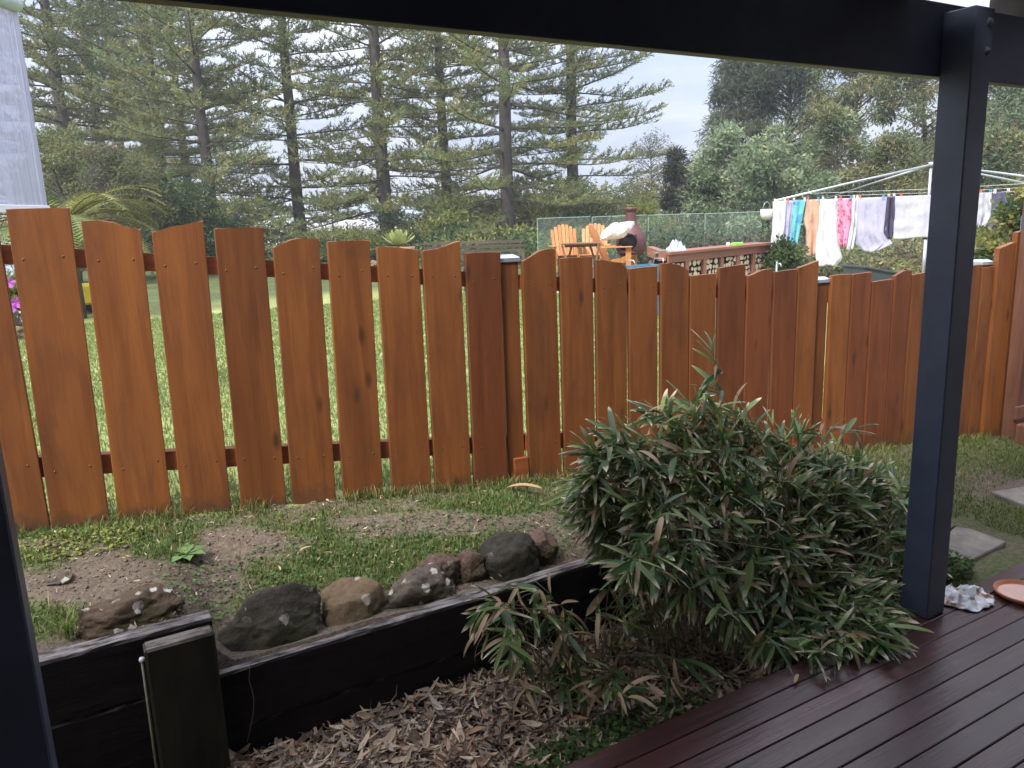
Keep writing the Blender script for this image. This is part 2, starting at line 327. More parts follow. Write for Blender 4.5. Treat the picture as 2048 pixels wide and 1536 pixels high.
# sea and sandy hills far behind the pines
sea = MB(); sea.add([(-1000, 140, -4.5), (1500, 140, -4.5), (1500, 1500, -4.5), (-1000, 1500, -4.5)], [(0, 1, 2, 3)])
M_sea = plain('sea_water', (.16, .24, .32), .25, var=.1, scale=.05, bump=.3, bdist=.4)
tag(sea.build('sea', M_sea), kind='structure')
def ridge(name, pts, D, depth, mat, zlow):
    """pts: (px, top py) silhouette at distance D; solid mound"""
    V = []; Fq = []; n = 7
    P = []
    for i in range(len(pts) - 1):
        for k in range(6):
            f = k / 6; P.append((pts[i][0] * (1 - f) + pts[i + 1][0] * f, pts[i][1] * (1 - f) + pts[i + 1][1] * f))
    P.append(pts[-1])
    for i, (x, y) in enumerate(P):
        top = at(x, y + 2.5 * fbm(x, 0, .03, 3, 3), D); d = top[:2] - EYE[:2]; d /= np.linalg.norm(d)
        for k in range(n):
            f = k / (n - 1) * 2 - 1
            z = zlow + (top[2] - zlow) * max(0, 1 - f * f) ** .8
            V.append((top[0] + d[0] * f * depth, top[1] + d[1] * f * depth, z))
    for i in range(len(P) - 1):
        for k in range(n - 1): Fq.append((i * n + k, (i + 1) * n + k, (i + 1) * n + k + 1, i * n + k + 1))
    return tag(link(name, mesh_np(name, np.array(V), np.array(Fq), mat, None, True)), kind='structure')
M_dune = plain('dune_sand', (.50, .45, .37), .9, var=.2, scale=.06, bump=0)
M_hill = plain('haze_blue_hill', (.22, .27, .30), .9, var=.3, scale=.04, bump=0)  # pale blue of distance haze put into the hill colour
ridge('hills', [(-500, 400), (100, 392), (420, 398), (600, 402), (760, 396), (1000, 392), (1250, 384), (1500, 380), (2300, 345), (3000, 340)], 520, 90, M_hill, -8)
ridge('dunes', [(250, 452), (430, 448), (520, 436), (610, 446), (700, 440), (820, 444), (1000, 452)], 130, 14, M_dune, -7)

# ------------------------------------------------------------------ deck
deck = tag(bpy.data.objects.new('deck', None), kind='structure'); COL.objects.link(deck); deck.location = (1, 1.7, -.02)
bdm = MB().box((0, 0, -.011), (9.2, .0845, .022), ch=.0025).build('deck_board', M_deck, deck).data
ob0 = deck.children[0]
EDGE = 1.716
for k in range(44):
    o = ob0 if k == 0 else ob0.copy()
    if k: COL.objects.link(o)
    o.location = (1.0 + rnd.uniform(-.4, .4), EDGE - .042 - k * .0885 - 1.7, .02 + rnd.uniform(-.0006, .0006))
for j in range(10):
    x = -2.6 + j * .9
    MB().box((0, 0, 0), (.045, 3.8, .09)).build('deck_joist', M_sleeper, deck, loc=(x - 1, -1.9, -.05))
fa = MB().box((0, 0, 0), (9.2, .02, .09), ch=.002).build('fascia_board', M_deck, deck, loc=(0, EDGE + .011 - 1.7, -.047))

# ------------------------------------------------------------------ pergola and house behind the camera
POST = .115; PX, PY = 2.842, 1.70
perg = thing('pergola', (PX, PY, 0), 'navy painted pergola over the deck with square posts and deep beam', 'pergola')
def post(x, y, h, bolts=False):
    o = MB().box((x, y, h / 2 + .001), (POST, POST, h), ch=.004).build('post', M_navy, perg, org=tuple(perg.location))
    return o
pr = post(PX, PY, 2.262)
pL = post(-.203, PY, 2.262); pR2 = post(5.9, PY, 2.262)
for z in (2.215, 2.12):
    bb = MB().tube([(PX + .027, PY - .0565, z), (PX + .027, PY - .0595, z)], .016, 12).tube([(PX + .027, PY - .059, z), (PX + .027, PY - .071, z)], .009, 6, smooth=False)
    bb.build('bolt', M_navy, pr, org=tuple(perg.location))
wpart('beam', MB().box((1.7, PY + .083, 2.175), (9.4, .045, .245), ch=.003), M_navy, perg)
M_roofw = plain('aged_rafter_timber', (.05, .042, .038), .8, var=.3, scale=6)
for k in range(13):
    x = -2.7 + k * .75 + .03
    wpart('rafter', MB().box((x, -.35, 2.365), (.045, 4.5, .13)), M_navy if k != 8 else M_roofw, perg)
for k in range(5):
    wpart('batten', MB().box((1.7, 1.72 - k * .95, 2.45), (9.4, .07, .036)), M_rail, perg)
M_iron = plain('corrugated_roof_sheet', (.13, .135, .14), .5, .3, .2, 3, .05)
def corrugated(x0, x1, y0, y1, z, mat, name):
    n = int((x1 - x0) / .019); xs = np.linspace(x0, x1, n); V = []; 
    for x in xs:
        zz = z + .008 * math.sin(x / .076 * 2 * math.pi)
        V += [(x, y0, zz), (x, y1, zz), (x, y0, zz + .001), (x, y1, zz + .001)]
    Fq = []
    for i in range(n - 1):
        a0 = i * 4; Fq += [(a0, a0 + 4, a0 + 5, a0 + 1), (a0 + 2, a0 + 3, a0 + 7, a0 + 6)]
    me = mesh_np(name, np.array(V) - np.array(perg.location), np.array(Fq), mat, None, True)
    return link(name, me, perg)
corrugated(-3.1, 2.62, -2.6, 1.86, 2.48, M_iron, 'roof_sheet')
M_poly = plain('clear_roof_sheet', (.5, .5, .5), .3, 0, .1, 5, 0); M_poly.node_tree.nodes['Principled BSDF'].inputs['Transmission Weight'].default_value = .85
corrugated(2.66, 6.4, -2.6, 1.86, 2.48, M_poly, 'clear_sheet')
hs = thing('house', (1, -2.6, 0), 'rendered house wall behind the deck', 'house')
M_wall = plain('cream_render', (.34, .32, .29), .85, var=.08, scale=12, bump=.3)
wpart('wall', MB().box((1, -2.75, 1.3), (14, .2, 3.4)), M_wall, hs)

# ------------------------------------------------------------------ fence
fence = thing('timber_fence', (FA[0], FA[1], .52), 'orange stained timber picket fence with wavy uneven plank tops along the lawn', 'fence')
def fpt(s, z, off=0.): return Vector((FA[0] + FD[0] * s + FN[0] * off, FA[1] + FD[1] * s + FN[1] * off, z))
def fgz(s): return .520 - .0835 * s       # line of the plank feet
def shaft(sl, sr, topz, botz, th, ch=.0025, lean=0., seed=0):
    """plank between sl..sr (top), polyline topz [(s,z)..], front at off 0, back at +th; returns mesh data in plank-local coords"""
    pts = [(sl + lean, botz[0]), (sr + lean, botz[1])]
    tp = []
    for k in range(len(topz) - 1):
        (a0, z0), (a1, z1) = topz[k], topz[k + 1]; n = 4
        for j in range(n):
            f = j / n; g = f * f * (3 - 2 * f) if len(topz) > 2 else f; tp.append((a0 + (a1 - a0) * f, z0 + (z1 - z0) * g))
    tp.append(topz[-1]); pts += tp[::-1]
    s0, z0 = (sl + sr) / 2 + lean, min(botz)
    bm = bmesh.new(); ca, sa = FD[0], FD[1]
    def loc(s, z, off): return Vector(((s - s0) * ca + off * FN[0], (s - s0) * sa + off * FN[1], z - z0))
    f = [bm.verts.new(loc(s, z, 0)) for s, z in pts]; bk = [bm.verts.new(loc(s, z, th)) for s, z in pts]; n = len(pts)
    ff = bm.faces.new(f); bm.faces.new(bk[::-1])
    for i in range(n): bm.faces.new((f[i], bk[i], bk[(i + 1) % n], f[(i + 1) % n]))
    bmesh.ops.bevel(bm, geom=list(ff.edges), offset=ch, segments=1, affect='EDGES')
    bmesh.ops.recalc_face_normals(bm, faces=bm.faces)
    me = bpy.data.meshes.new('plank'); bm.to_mesh(me); bm.free()
    return me, s0, z0
PLK = [
 [(-.215,1.74),(-.02,1.735)],
 [(0.015,1.708),(0.21,1.708)],[(0.242,1.66),(0.312,1.659),(0.434,1.622)],[(0.471,1.612),(0.56,1.632),(0.656,1.647)],[(0.693,1.617),(0.876,1.616)],
 [(0.907,1.535),(1.0,1.567),(1.092,1.563)],[(1.126,1.549),(1.303,1.548)],[(1.333,1.518),(1.40,1.514),(1.518,1.497)],[(1.533,1.492),(1.6,1.497),(1.71,1.527)],[(1.734,1.473),(1.904,1.47)],
 [(2.014,1.423),(2.127,1.471),(2.19,1.47)],[(2.213,1.425),(2.391,1.425)],[(2.41,1.408),(2.555,1.388),(2.585,1.359)],[(2.598,1.354),(2.768,1.359)],[(2.79,1.371),(2.881,1.363),(2.962,1.328)],
 [(2.973,1.297),(3.14,1.3)],[(3.159,1.327),(3.335,1.339)],[(3.349,1.274),(3.472,1.302),(3.520,1.303)],[(3.536,1.285),(3.70,1.292)],[(3.712,1.297),(3.858,1.33)],
 [(3.965,1.24),(4.115,1.24)],[(4.125,1.236),(4.279,1.242)],[(4.292,1.183),(4.462,1.19)],[(4.472,1.207),(4.555,1.235),(4.614,1.231)],[(4.627,1.204),(4.785,1.214)],
 [(4.80,1.225),(4.95,1.205)],[(4.962,1.20),(5.10,1.222)],[(5.113,1.228),(5.253,1.233)],[(5.262,1.21),(5.375,1.214)],[(5.381,1.327),(5.535,1.362)],[(5.546,1.422),(5.60,1.43)]]
LEAN = {0:.01,1:-.02,19.1:0,2:-.02,3:-.018,4:-.015,5:-.02,6:-.02,7:-.005,8:-.0,9:-.008,18:.004,19:.0,20:-.0,23:-.006,24:-.012}
M_fence2 = wood('redder_stained_timber', (.135, .040, .015), (.20, .064, .021), (.058, .021, .012), 'Z', .46, .3, .62, fine=.8)
weather(M_fence2)
scr = MB().tube([(0, .0004, 0), (0, -.0012, 0)], .0042, 8).build('screw', M_screw, None); scr_me = scr.data; bpy.data.objects.remove(scr)
def rail_hi(s): return 1.549 - .1135 * s + .0012 * s * s
def rail_lo(s): return .757 - .1085 * s + .0015 * s * s
lean0 = {}
for i, p in enumerate(PLK):
    sl, sr = p[0][0], p[-1][0]; le = LEAN.get(i, rnd.uniform(-.005, .005))
    if i >= 29: bz = (.045, .045)
    else: bz = (fgz(sl) + .0, fgz(sr) + .0)
    me, s0, z0 = shaft(sl, sr, p, bz, .024 if i < 29 else .035, lean=le)
    me.materials.append(M_fence2 if i in (9, 16, 17, 18, 21, 22, 23, 25, 26) else M_fence)
    # vertical weathering split in a few boards
    off = 0 if i < 29 else -.02
    b0 = fpt(s0, z0, off + (rnd.uniform(0, .003)))
    o = link('plank', me, fence, b0 - fence.location)
    if i < 29:
        for zc in (rail_hi((sl + sr) / 2) , rail_lo((sl + sr) / 2)):
            for s_ in (sl + .035, sr - .035):
                tt = (zc - z0) / (p[0][1] - z0); ss = s_ + le * (1 - tt)
                q = fpt(ss + rnd.uniform(-.006, .006), zc + rnd.uniform(-.01, .01), 0) - fpt(s0, z0, 0)
                link('screw', scr_me, o, (q.x, q.y, q.z))
# rails in three runs between the posts
for fn, hh in ((rail_hi, .068), (rail_lo, .078)):
    for a0, a1 in ((-.3, 1.905), (2.01, 3.868), (3.962, 5.262)):
        mb = MB(); n = 6
        for k in range(n):
            s0_, s1_ = a0 + (a1 - a0) * k / n, a0 + (a1 - a0) * (k + 1) / n
        P0, P1 = fpt(a0, fn(a0), .047), fpt(a1, fn(a1), .047); Pm = fpt((a0 + a1) / 2, fn((a0 + a1) / 2), .047)
        mb.bar(P0, P1, .045, hh); o = wpart('rail', mb, M_rail, fence)
def fpost(sc, top, cap, wdt=.088, ctop=True, off=.066):
    zb = fgz(sc) - .1
    o = MB().box((0, 0, (top - zb) / 2), (wdt, wdt, top - zb), ch=.003).build('post', M_fence, fence, loc=fpt(sc, zb, off) - fence.location, rot=(0, 0, -.091))
    if ctop:
        mb = MB().box((0, 0, top - zb + .010), (wdt + .014, wdt + .014, .020), ch=.002)
        h = top - zb + .020; a = (wdt + .014) / 2
        mb.add([(-a, -a, h), (a, -a, h), (a, a, h), (-a, a, h), (-a * .55, -a * .55, h + .014), (a * .55, -a * .55, h + .014), (a * .55, a * .55, h + .014), (-a * .55, a * .55, h + .014)],
               [(0, 1, 5, 4), (1, 2, 6, 5), (2, 3, 7, 6), (3, 0, 4, 7), (4, 5, 6, 7)])
        mb.build('post_cap', M_cap, o)
fpost(1.958, 1.42, True); fpost(3.915, 1.20, True); fpost(5.33, 1.225, True)
MB().box((0, 0, .06), (.075, .02, .17), ch=.002).build('foot_block', M_rail, fence, loc=fpt(1.975, fgz(1.97) - .02, .009) - fence.location, rot=(0, 0, -.09))

# gate post assembly at the right end
gp = thing('gate_post', tuple(fpt(5.66, .0, -.04)), 'tall brown timber gate post with base boards at the right end of the fence', 'gate post')
M_brown = wood('brown_gate_timber', (.15, .065, .042), (.22, .10, .065), (.06, .027, .018), 'Z', .5, .25, .4)
x0, y0 = fpt(5.56, 0, -.05)[:2]
wpart('upright', MB().box((x0 + .06, y0 - .02, .82), (.12, .09, 1.62), ch=.004), M_brown, gp)
wpart('upright', MB().box((x0 + .22, y0 - .10, .82), (.10, .09, 1.62), ch=.004), M_brown, gp)
wpart('base_board', MB().box((x0 + .17, y0 - .12, .085), (.38, .09, .17), ch=.005), M_brown, gp)
wpart('cross_board', MB().box((x0 + .13, y0 - .065, .24), (.30, .02, .09), ch=.003), M_brown, gp)
kb = MB().lathe([(.0, .05), (.018, .045), (.024, .03), (.018, .014), (.009, .009), (.009, 0)], n=14)
kb.build('knob', M_galv, gp, loc=Vector((x0 + .035, y0 - .068, 1.203)) - gp.location, rot=(R(90), 0, 0))

# ------------------------------------------------------------------ retaining wall of sleepers
WY = 2.41
wall = thing('retaining_wall', (.3, WY, -.12), 'low retaining wall of dark weathered timber sleepers edging the raised lawn', 'retaining wall')
def sleeper(x0, x1, ztop, h, y=WY, d=.068):
    n = int((x1 - x0) / .04); bm_v = []; 
    V = []; Fq = []
    for i in range(n + 1):
        x = x0 + (x1 - x0) * i / n
        e = lambda k: .0035 * mn.noise(Vector((x * 13, ztop * 7 + k * 3.1, k)))
        prof = [(y + e(1), ztop - h + .004), (y + e(2), ztop - .008 + e(3)), (y + .006, ztop + e(4)), (y + d / 3, ztop + e(5) * 1.2), (y + 2 * d / 3, ztop + e(6) * 1.2), (y + d - .005, ztop + e(7)), (y + d, ztop - .01), (y + d, ztop - h + .004)]
        V += [(x, a_, b_) for a_, b_ in prof]
    k = 8
    for i in range(n):
        for j in range(k): Fq.append((i * k + j, i * k + (j + 1) % k, (i + 1) * k + (j + 1) % k, (i + 1) * k + j))
    mb = MB().add(V, Fq); mb.add([V[j] for j in range(k)], [tuple(range(k))]); mb.add([V[n * k + j] for j in range(k)], [tuple(range(k))])
    return mb
M_slp = bpy.data.materials.new('sleeper_weathering'); M_slp.use_nodes = True
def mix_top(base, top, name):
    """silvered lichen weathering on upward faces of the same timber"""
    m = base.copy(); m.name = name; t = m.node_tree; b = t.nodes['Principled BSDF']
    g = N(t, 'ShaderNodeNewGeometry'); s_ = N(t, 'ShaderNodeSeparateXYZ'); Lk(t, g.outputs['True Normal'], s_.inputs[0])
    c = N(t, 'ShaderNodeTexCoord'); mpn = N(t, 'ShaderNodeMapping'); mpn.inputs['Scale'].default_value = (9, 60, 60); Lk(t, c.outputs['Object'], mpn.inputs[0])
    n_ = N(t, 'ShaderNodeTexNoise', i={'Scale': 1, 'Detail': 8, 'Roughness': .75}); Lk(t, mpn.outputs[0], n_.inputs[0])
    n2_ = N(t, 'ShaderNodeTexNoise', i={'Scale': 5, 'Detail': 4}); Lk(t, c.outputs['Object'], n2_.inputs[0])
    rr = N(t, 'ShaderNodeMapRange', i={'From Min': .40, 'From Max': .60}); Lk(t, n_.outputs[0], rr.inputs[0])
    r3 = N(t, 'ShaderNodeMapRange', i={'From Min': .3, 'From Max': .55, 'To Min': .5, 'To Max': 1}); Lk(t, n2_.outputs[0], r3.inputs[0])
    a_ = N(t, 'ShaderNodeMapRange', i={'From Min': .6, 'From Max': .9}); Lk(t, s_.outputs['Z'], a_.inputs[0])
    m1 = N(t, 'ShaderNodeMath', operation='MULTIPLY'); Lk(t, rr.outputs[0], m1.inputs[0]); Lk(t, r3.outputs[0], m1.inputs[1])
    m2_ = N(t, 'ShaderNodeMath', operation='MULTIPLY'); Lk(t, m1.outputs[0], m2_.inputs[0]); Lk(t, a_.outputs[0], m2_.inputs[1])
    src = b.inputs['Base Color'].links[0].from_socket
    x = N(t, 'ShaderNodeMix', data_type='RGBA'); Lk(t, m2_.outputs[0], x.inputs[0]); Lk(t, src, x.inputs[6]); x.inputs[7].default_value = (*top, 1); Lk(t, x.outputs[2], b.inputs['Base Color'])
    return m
M_slp = mix_top(M_sleeper, (.31, .275, .265), 'silvered_sleeper')
M_slpv = mix_top(M_sleeper_v, (.26, .22, .20), 'silvered_sleeper_end')
wpart('sleeper', sleeper(.262, 3.05, .225, .2), M_slp, wall)
wpart('sleeper', sleeper(-.9, .262, .425, .2), M_slp, wall)
wpart('sleeper', sleeper(-.9, .258, .222, .2), M_slp, wall)
wpart('sleeper', sleeper(.262, 3.05, .022, .2, WY + .004), M_slp, wall)
wpart('sleeper', sleeper(-.9, .258, .019, .2, WY + .004), M_slp, wall)
# upright sleeper standing in front
sx0, sx1 = .062, .258
wpart('upright_sleeper', MB().box(((sx0 + sx1) / 2, WY - .036, .13), (sx1 - sx0, .066, .56), ch=.007), M_slpv, wall)
stk = thing('steel_stake', (.05, WY - .05, -.15), 'thin rusty steel stake with pale head against the upright sleeper', 'stake')
MB().tube([(0, 0, 0), (.004, 0, .52)], .0045, 8).build('rod', plain('dull_galv_rod', (.22, .20, .13), .6, .4, .3, 30), stk)
MB().lathe([(0, .008), (.007, .006), (.009, 0), (.007, -.006), (0, -.008)], n=12).build('head', plain('white_plastic', (.7, .7, .68), .4), stk, loc=(.004, 0, .527))

# ------------------------------------------------------------------ stones
def stone_mat(name, ca, cb, lichen, lamt, moss=(.05, .055, .02)):
    m, t, b = newmat(name); c = N(t, 'ShaderNodeTexCoord')
    n1 = N(t, 'ShaderNodeTexNoise', i={'Scale': 24, 'Detail': 12, 'Roughness': .74}); n2 = N(t, 'ShaderNodeTexNoise', i={'Scale': 11, 'Detail': 6, 'Distortion': .4}); n3 = N(t, 'ShaderNodeTexNoise', i={'Scale': 4, 'Detail': 3})
    for n_ in (n1, n2, n3): Lk(t, c.outputs['Object'], n_.inputs[0])
    r1 = N(t, 'ShaderNodeValToRGB'); Lk(t, n1.outputs[0], r1.inputs[0]); r1.color_ramp.elements[0].position = .3; r1.color_ramp.elements[1].position = .7
    r1.color_ramp.elements[0].color = (*ca, 1); r1.color_ramp.elements[1].color = (*cb, 1)
    rm = N(t, 'ShaderNodeMapRange', i={'From Min': .5, 'From Max': .65, 'To Max': .6}); Lk(t, n3.outputs[0], rm.inputs[0])
    mg = N(t, 'ShaderNodeMix', data_type='RGBA'); Lk(t, rm.outputs[0], mg.inputs[0]); Lk(t, r1.outputs[0], mg.inputs[6]); mg.inputs[7].default_value = (*moss, 1)
    vo = N(t, 'ShaderNodeTexVoronoi', i={'Scale': 27, 'Randomness': 1}); vd = N(t, 'ShaderNodeMix', data_type='RGBA'); vd.inputs[0].default_value = .04; Lk(t, c.outputs['Object'], vd.inputs[6]); Lk(t, n1.outputs['Color'], vd.inputs[7]); Lk(t, vd.outputs[2], vo.inputs[0])
    sepc = N(t, 'ShaderNodeSeparateColor'); Lk(t, vo.outputs['Color'], sepc.inputs[0])
    th = N(t, 'ShaderNodeMath', operation='LESS_THAN', i={1: .38}); Lk(t, vo.outputs['Distance'], th.inputs[0])
    pk = N(t, 'ShaderNodeMath', operation='LESS_THAN', i={1: lamt}); Lk(t, sepc.outputs[0], pk.inputs[0])
    g2 = N(t, 'ShaderNodeMapRange', i={'From Min': .4, 'From Max': .52}); Lk(t, n2.outputs[0], g2.inputs[0])
    a1 = N(t, 'ShaderNodeMath', operation='MULTIPLY'); Lk(t, th.outputs[0], a1.inputs[0]); Lk(t, pk.outputs[0], a1.inputs[1])
    a2 = N(t, 'ShaderNodeMath', operation='MULTIPLY'); Lk(t, a1.outputs[0], a2.inputs[0]); Lk(t, g2.outputs[0], a2.inputs[1])
    x = N(t, 'ShaderNodeMix', data_type='RGBA'); Lk(t, a2.outputs[0], x.inputs[0]); Lk(t, mg.outputs[2], x.inputs[6]); x.inputs[7].default_value = (*lichen, 1); Lk(t, x.outputs[2], b.inputs['Base Color'])
    b.inputs['Roughness'].default_value = .85; b.inputs['Specular IOR Level'].default_value = .25
    bp = N(t, 'ShaderNodeBump', i={'Strength': 1, 'Distance': .02}); Lk(t, n1.outputs[0], bp.inputs['Height']); Lk(t, bp.outputs[0], b.inputs['Normal']); return m
def stone(name, x, y, z, rx, ry, rz, seed, mat, label, flat=None, yaw=0, rough=.42, group='rocks along the top of the retaining wall'):
    bm = bmesh.new(); bmesh.ops.create_icosphere(bm, subdivisions=5, radius=1)
    rr = random.Random(seed); planes = [(Vector((rr.gauss(0, 1), rr.gauss(0, 1), rr.gauss(0, .8))).normalized(), rr.uniform(.55, .86)) for _ in range(15)]
    for v in bm.verts:
        d = v.co.normalized(); r_ = 1.0
        for n_, k in planes:
            q_ = d.dot(n_)
            if q_ > 0: r_ = min(r_, k / q_)
        r_ = r_ * .92 + .12
        r_ *= 1 + rough * .5 * mn.noise(d * 1.6 + Vector((seed, 0, 0))) + rough * .22 * mn.noise(d * 5 + Vector((0, seed, 0))) + rough * .1 * mn.noise(d * 13) + rough * .10 * mn.noise(d * 31)
        v.co = Vector((d.x * r_ * rx, d.y * r_ * ry, d.z * r_ * rz))
    for f in bm.faces: f.smooth = True
    me = bpy.data.meshes.new(name); bm.to_mesh(me); bm.free(); me.materials.append(mat)
    o = link(name, me, None, (x, y, z), (0, 0, yaw)); return tag(o, label, 'rock', group)
MS1 = stone_mat('brown_lichen_stone', (.06, .042, .028), (.16, .11, .075), (.62, .60, .55), .5)
MS2 = stone_mat('dark_basalt', (.035, .031, .025), (.085, .073, .058), (.30, .28, .25), .12)
MS3 = stone_mat('tan_sandstone', (.11, .075, .045), (.23, .165, .10), (.4, .35, .28), .1, (.09, .085, .035))
MS4 = stone_mat('grey_lichen_stone', (.07, .055, .045), (.19, .15, .12), (.55, .52, .47), .6)
MS5 = stone_mat('red_brown_stone', (.095, .060, .046), (.20, .135, .105), (.4, .33, .28), .1)
stone('rock', .05, 2.60, .41, .19, .11, .085, 3, MS1, 'low brown rock with round white lichen spots, leftmost behind the wall')
stone('rock', .475, 2.55, .262, .215, .11, .15, 11, MS2, 'large dark rock with pale chipped left edge beside the upright sleeper', rough=.34)
stone('rock', .765, 2.555, .25, .155, .10, .125, 5, MS3, 'smooth tan rounded rock right of the large dark rock', rough=.2)
stone('rock', .995, 2.55, .235, .145, .085, .115, 21, MS4, 'jagged grey rock crusted with white lichen behind the sleeper', rough=.45)
stone('rock', 1.125, 2.60, .28, .095, .07, .085, 8, MS5, 'small grey brown rock wedged between the lichen rock and the dark one', rough=.4)
stone('rock', 1.245, 2.565, .265, .075, .055, .08, 13, MS5, 'small reddish rock standing in the middle of the row', rough=.4)
stone('rock', 1.40, 2.56, .255, .15, .09, .13, 17, MS2, 'dark domed rock with a pale violet top near the bamboo', rough=.3)
stone('rock', 1.575, 2.585, .26, .09, .07, .08, 19, MS5, 'brown rock at the right end of the row beside the bamboo', rough=.3)
p = hz(1172, 1046, float(G(2.05, 2.9)) + .02); stone('rock', p[0], p[1], p[2], .05, .04, .03, 23, MS4, 'small grey stone lying on bare soil left of the bamboo', group=None)
p = hz(120, 1160, float(G(-.1, 2.9)) + .0); stone('rock', p[0], p[1], p[2] + .003, .05, .04, .018, 29, MS4, 'flat grey stone on bare soil near the left post', group=None)

# ------------------------------------------------------------------ grass
rng = np.random.default_rng(5)
def blades(name, P, h, wd, cols, lean=.5, mat=None, kind='stuff', seg=True):
    n = len(P); az = rng.uniform(0, 2 * np.pi, n); fz = rng.uniform(0, 2 * np.pi, n)
    dx = np.stack([np.cos(az), np.sin(az), np.zeros(n)], 1) * (wd[:, None] / 2)
    ln = rng.uniform(.1, 1, n) * lean
    tipd = np.stack([np.cos(fz) * ln, np.sin(fz) * ln, np.sqrt(np.maximum(.05, 1 - ln ** 2))], 1) * h[:, None]
    mid = P + tipd * np.array([.35, .35, .6]); tip = P + tipd * np.array([1, 1, .95])
    V = np.stack([P - dx, P + dx, mid + dx * .8, mid - dx * .8, tip], 1).reshape(-1, 3)
    b0 = np.arange(n)[:, None] * 5
    T = np.concatenate([b0 + np.array([0, 1, 2]), b0 + np.array([0, 2, 3]), b0 + np.array([3, 2, 4])])
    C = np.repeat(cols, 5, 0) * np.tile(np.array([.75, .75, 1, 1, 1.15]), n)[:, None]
    return tag(link(name, mesh_np(name, V, T, mat or M_grass, C)), kind=kind)
def grasscol(n, base, var, dryf=.15):
    c = np.array(base)[None] * (1 + rng.normal(0, var, (n, 1))) * (1 + rng.normal(0, .08, (n, 3)))
    d = rng.random(n) < dryf; c[d] = np.array([.34, .28, .12]) * (1 + rng.normal(0, .2, (d.sum(), 1))); return np.clip(c, .01, .9)
def zr(X, Y):
    z = G(X, Y); ok = (X > -2) & (X < 6.4) & (Y > 1.6) & (Y < 3.7)
    for i in np.nonzero(ok)[0]: z[i] += .022 * fbm(X[i], Y[i], 5, 3)
    return z
n = 76000; X = rng.uniform(-.6, 3.4, n); Y = rng.uniform(2.47, 3.34, n); k = Y < 3.298 - .0911 * (X + .156) + .02
X, Y = X[k], Y[k]; ms = np.array([soil_mask(a_, b_) for a_, b_ in zip(X, Y)]); k = rng.random(len(X)) > ms * 1.0 - .03
X, Y, ms = X[k], Y[k], ms[k]; P = np.stack([X, Y, zr(X, Y) - .002], 1); n = len(P)
h = rng.uniform(.010, .034, n) * (1.25 - .7 * ms); tall = rng.random(n) < .02; h[tall] *= 2.2
gc = grasscol(n, (.135, .20, .062), .28, .16); ye = (ms > .45); gc[ye] = gc[ye] * .5 + np.array([.20, .19, .07]) * .5
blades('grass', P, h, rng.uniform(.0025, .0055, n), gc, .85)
tag(S.objects['grass'], 'short patchy green grass between the stones and the fence', 'grass')
# longer grass along the foot of the fence
n = 7000; s_ = rng.uniform(-.25, 5.5, n); off = rng.normal(-.0, .028, n); off = np.where(np.abs(off) < .005, -.02, off); X = FA[0] + FD[0] * s_ + FN[0] * off; Y = FA[1] + FD[1] * s_ + FN[1] * off
cl_ = np.array([fbm(a_, b_, 4, 2, 9) for a_, b_ in zip(X, Y)]); k = cl_ > -.12; X, Y = X[k], Y[k]; P = np.stack([X, Y, zr(X, Y)], 1); n = len(P)
blades('fence_grass', P, rng.uniform(.02, .07, n), rng.uniform(.0025, .005, n), grasscol(n, (.16, .2, .06), .25, .4), .7)
tag(S.objects['fence_grass'], 'straggly half dry grass along the foot of the fence', 'grass')
# lawn behind the fence, blades near it
n = 120000; X = rng.uniform(-1, 6.5, n); Y = 3.33 + (rng.random(n) ** 1.5) * 8.0; k = Y > 3.298 - .0911 * (X + .156) + .05; X, Y = X[k], Y[k]
P = np.stack([X, Y, zr(X, Y)], 1); n = len(P); sc = 1 + .25 * (Y - 3.3)
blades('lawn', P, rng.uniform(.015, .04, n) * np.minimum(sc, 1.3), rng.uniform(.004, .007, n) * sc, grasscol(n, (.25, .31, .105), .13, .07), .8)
tag(S.objects['lawn'], 'bright mown lawn behind the picket fence', 'lawn')
# right hand patch
n = 42000; X = rng.uniform(3.0, 6.0, n); Y = rng.uniform(1.74, 3.0, n)
pv = ((X - 3.3) / 1.0 + 0 > 0)
k = (Y < 3.298 - .0911 * (X + .156)) & ~((X > 3.28) & (X < 3.92) & (Y > 1.72 + 0) & (Y < 2.17)) & ~((X > 4.4) & (X < 4.9) & (Y > 1.9) & (Y < 2.3))
X, Y = X[k], Y[k]; ms = np.array([soil_mask(a_, b_) for a_, b_ in zip(X, Y)]); k = rng.random(len(X)) > ms * .9 - .1; X, Y = X[k], Y[k]
P = np.stack([X, Y, zr(X, Y)], 1); n = len(P)
blades('side_grass', P, rng.uniform(.012, .032, n), rng.uniform(.003, .006, n), grasscol(n, (.13, .18, .055), .25, .12), .8)
tag(S.objects['side_grass'], 'worn grass right of the bamboo beside the concrete paver', 'grass')

# crumbs of soil and grit
n = 5200; X = rng.uniform(-.5, 3.3, n); Y = rng.uniform(2.49, 3.3, n); ms = np.array([soil_mask(a_, b_) for a_, b_ in zip(X, Y)]); k = rng.random(n) < ms; X, Y = X[k], Y[k]; n = len(X)
sz = rng.uniform(.0015, .0065, n) * (1 + 1.2 * (rng.random(n) < .04)); P = np.stack([X, Y, zr(X, Y) + sz * .4], 1)
oc = np.array([[1, 0, 0], [0, 1, 0], [-1, 0, 0], [0, -1, 0], [0, 0, .8], [0, 0, -.6]]); V = (P[:, None, :] + oc[None] * sz[:, None, None] * rng.uniform(.6, 1.3, (n, 6, 1))).reshape(-1, 3)
T = np.array([[0, 1, 4], [1, 2, 4], [2, 3, 4], [3, 0, 4], [1, 0, 5], [2, 1, 5], [3, 2, 5], [0, 3, 5]]); Fq = (np.arange(n)[:, None, None] * 6 + T[None]).reshape(-1, 3)
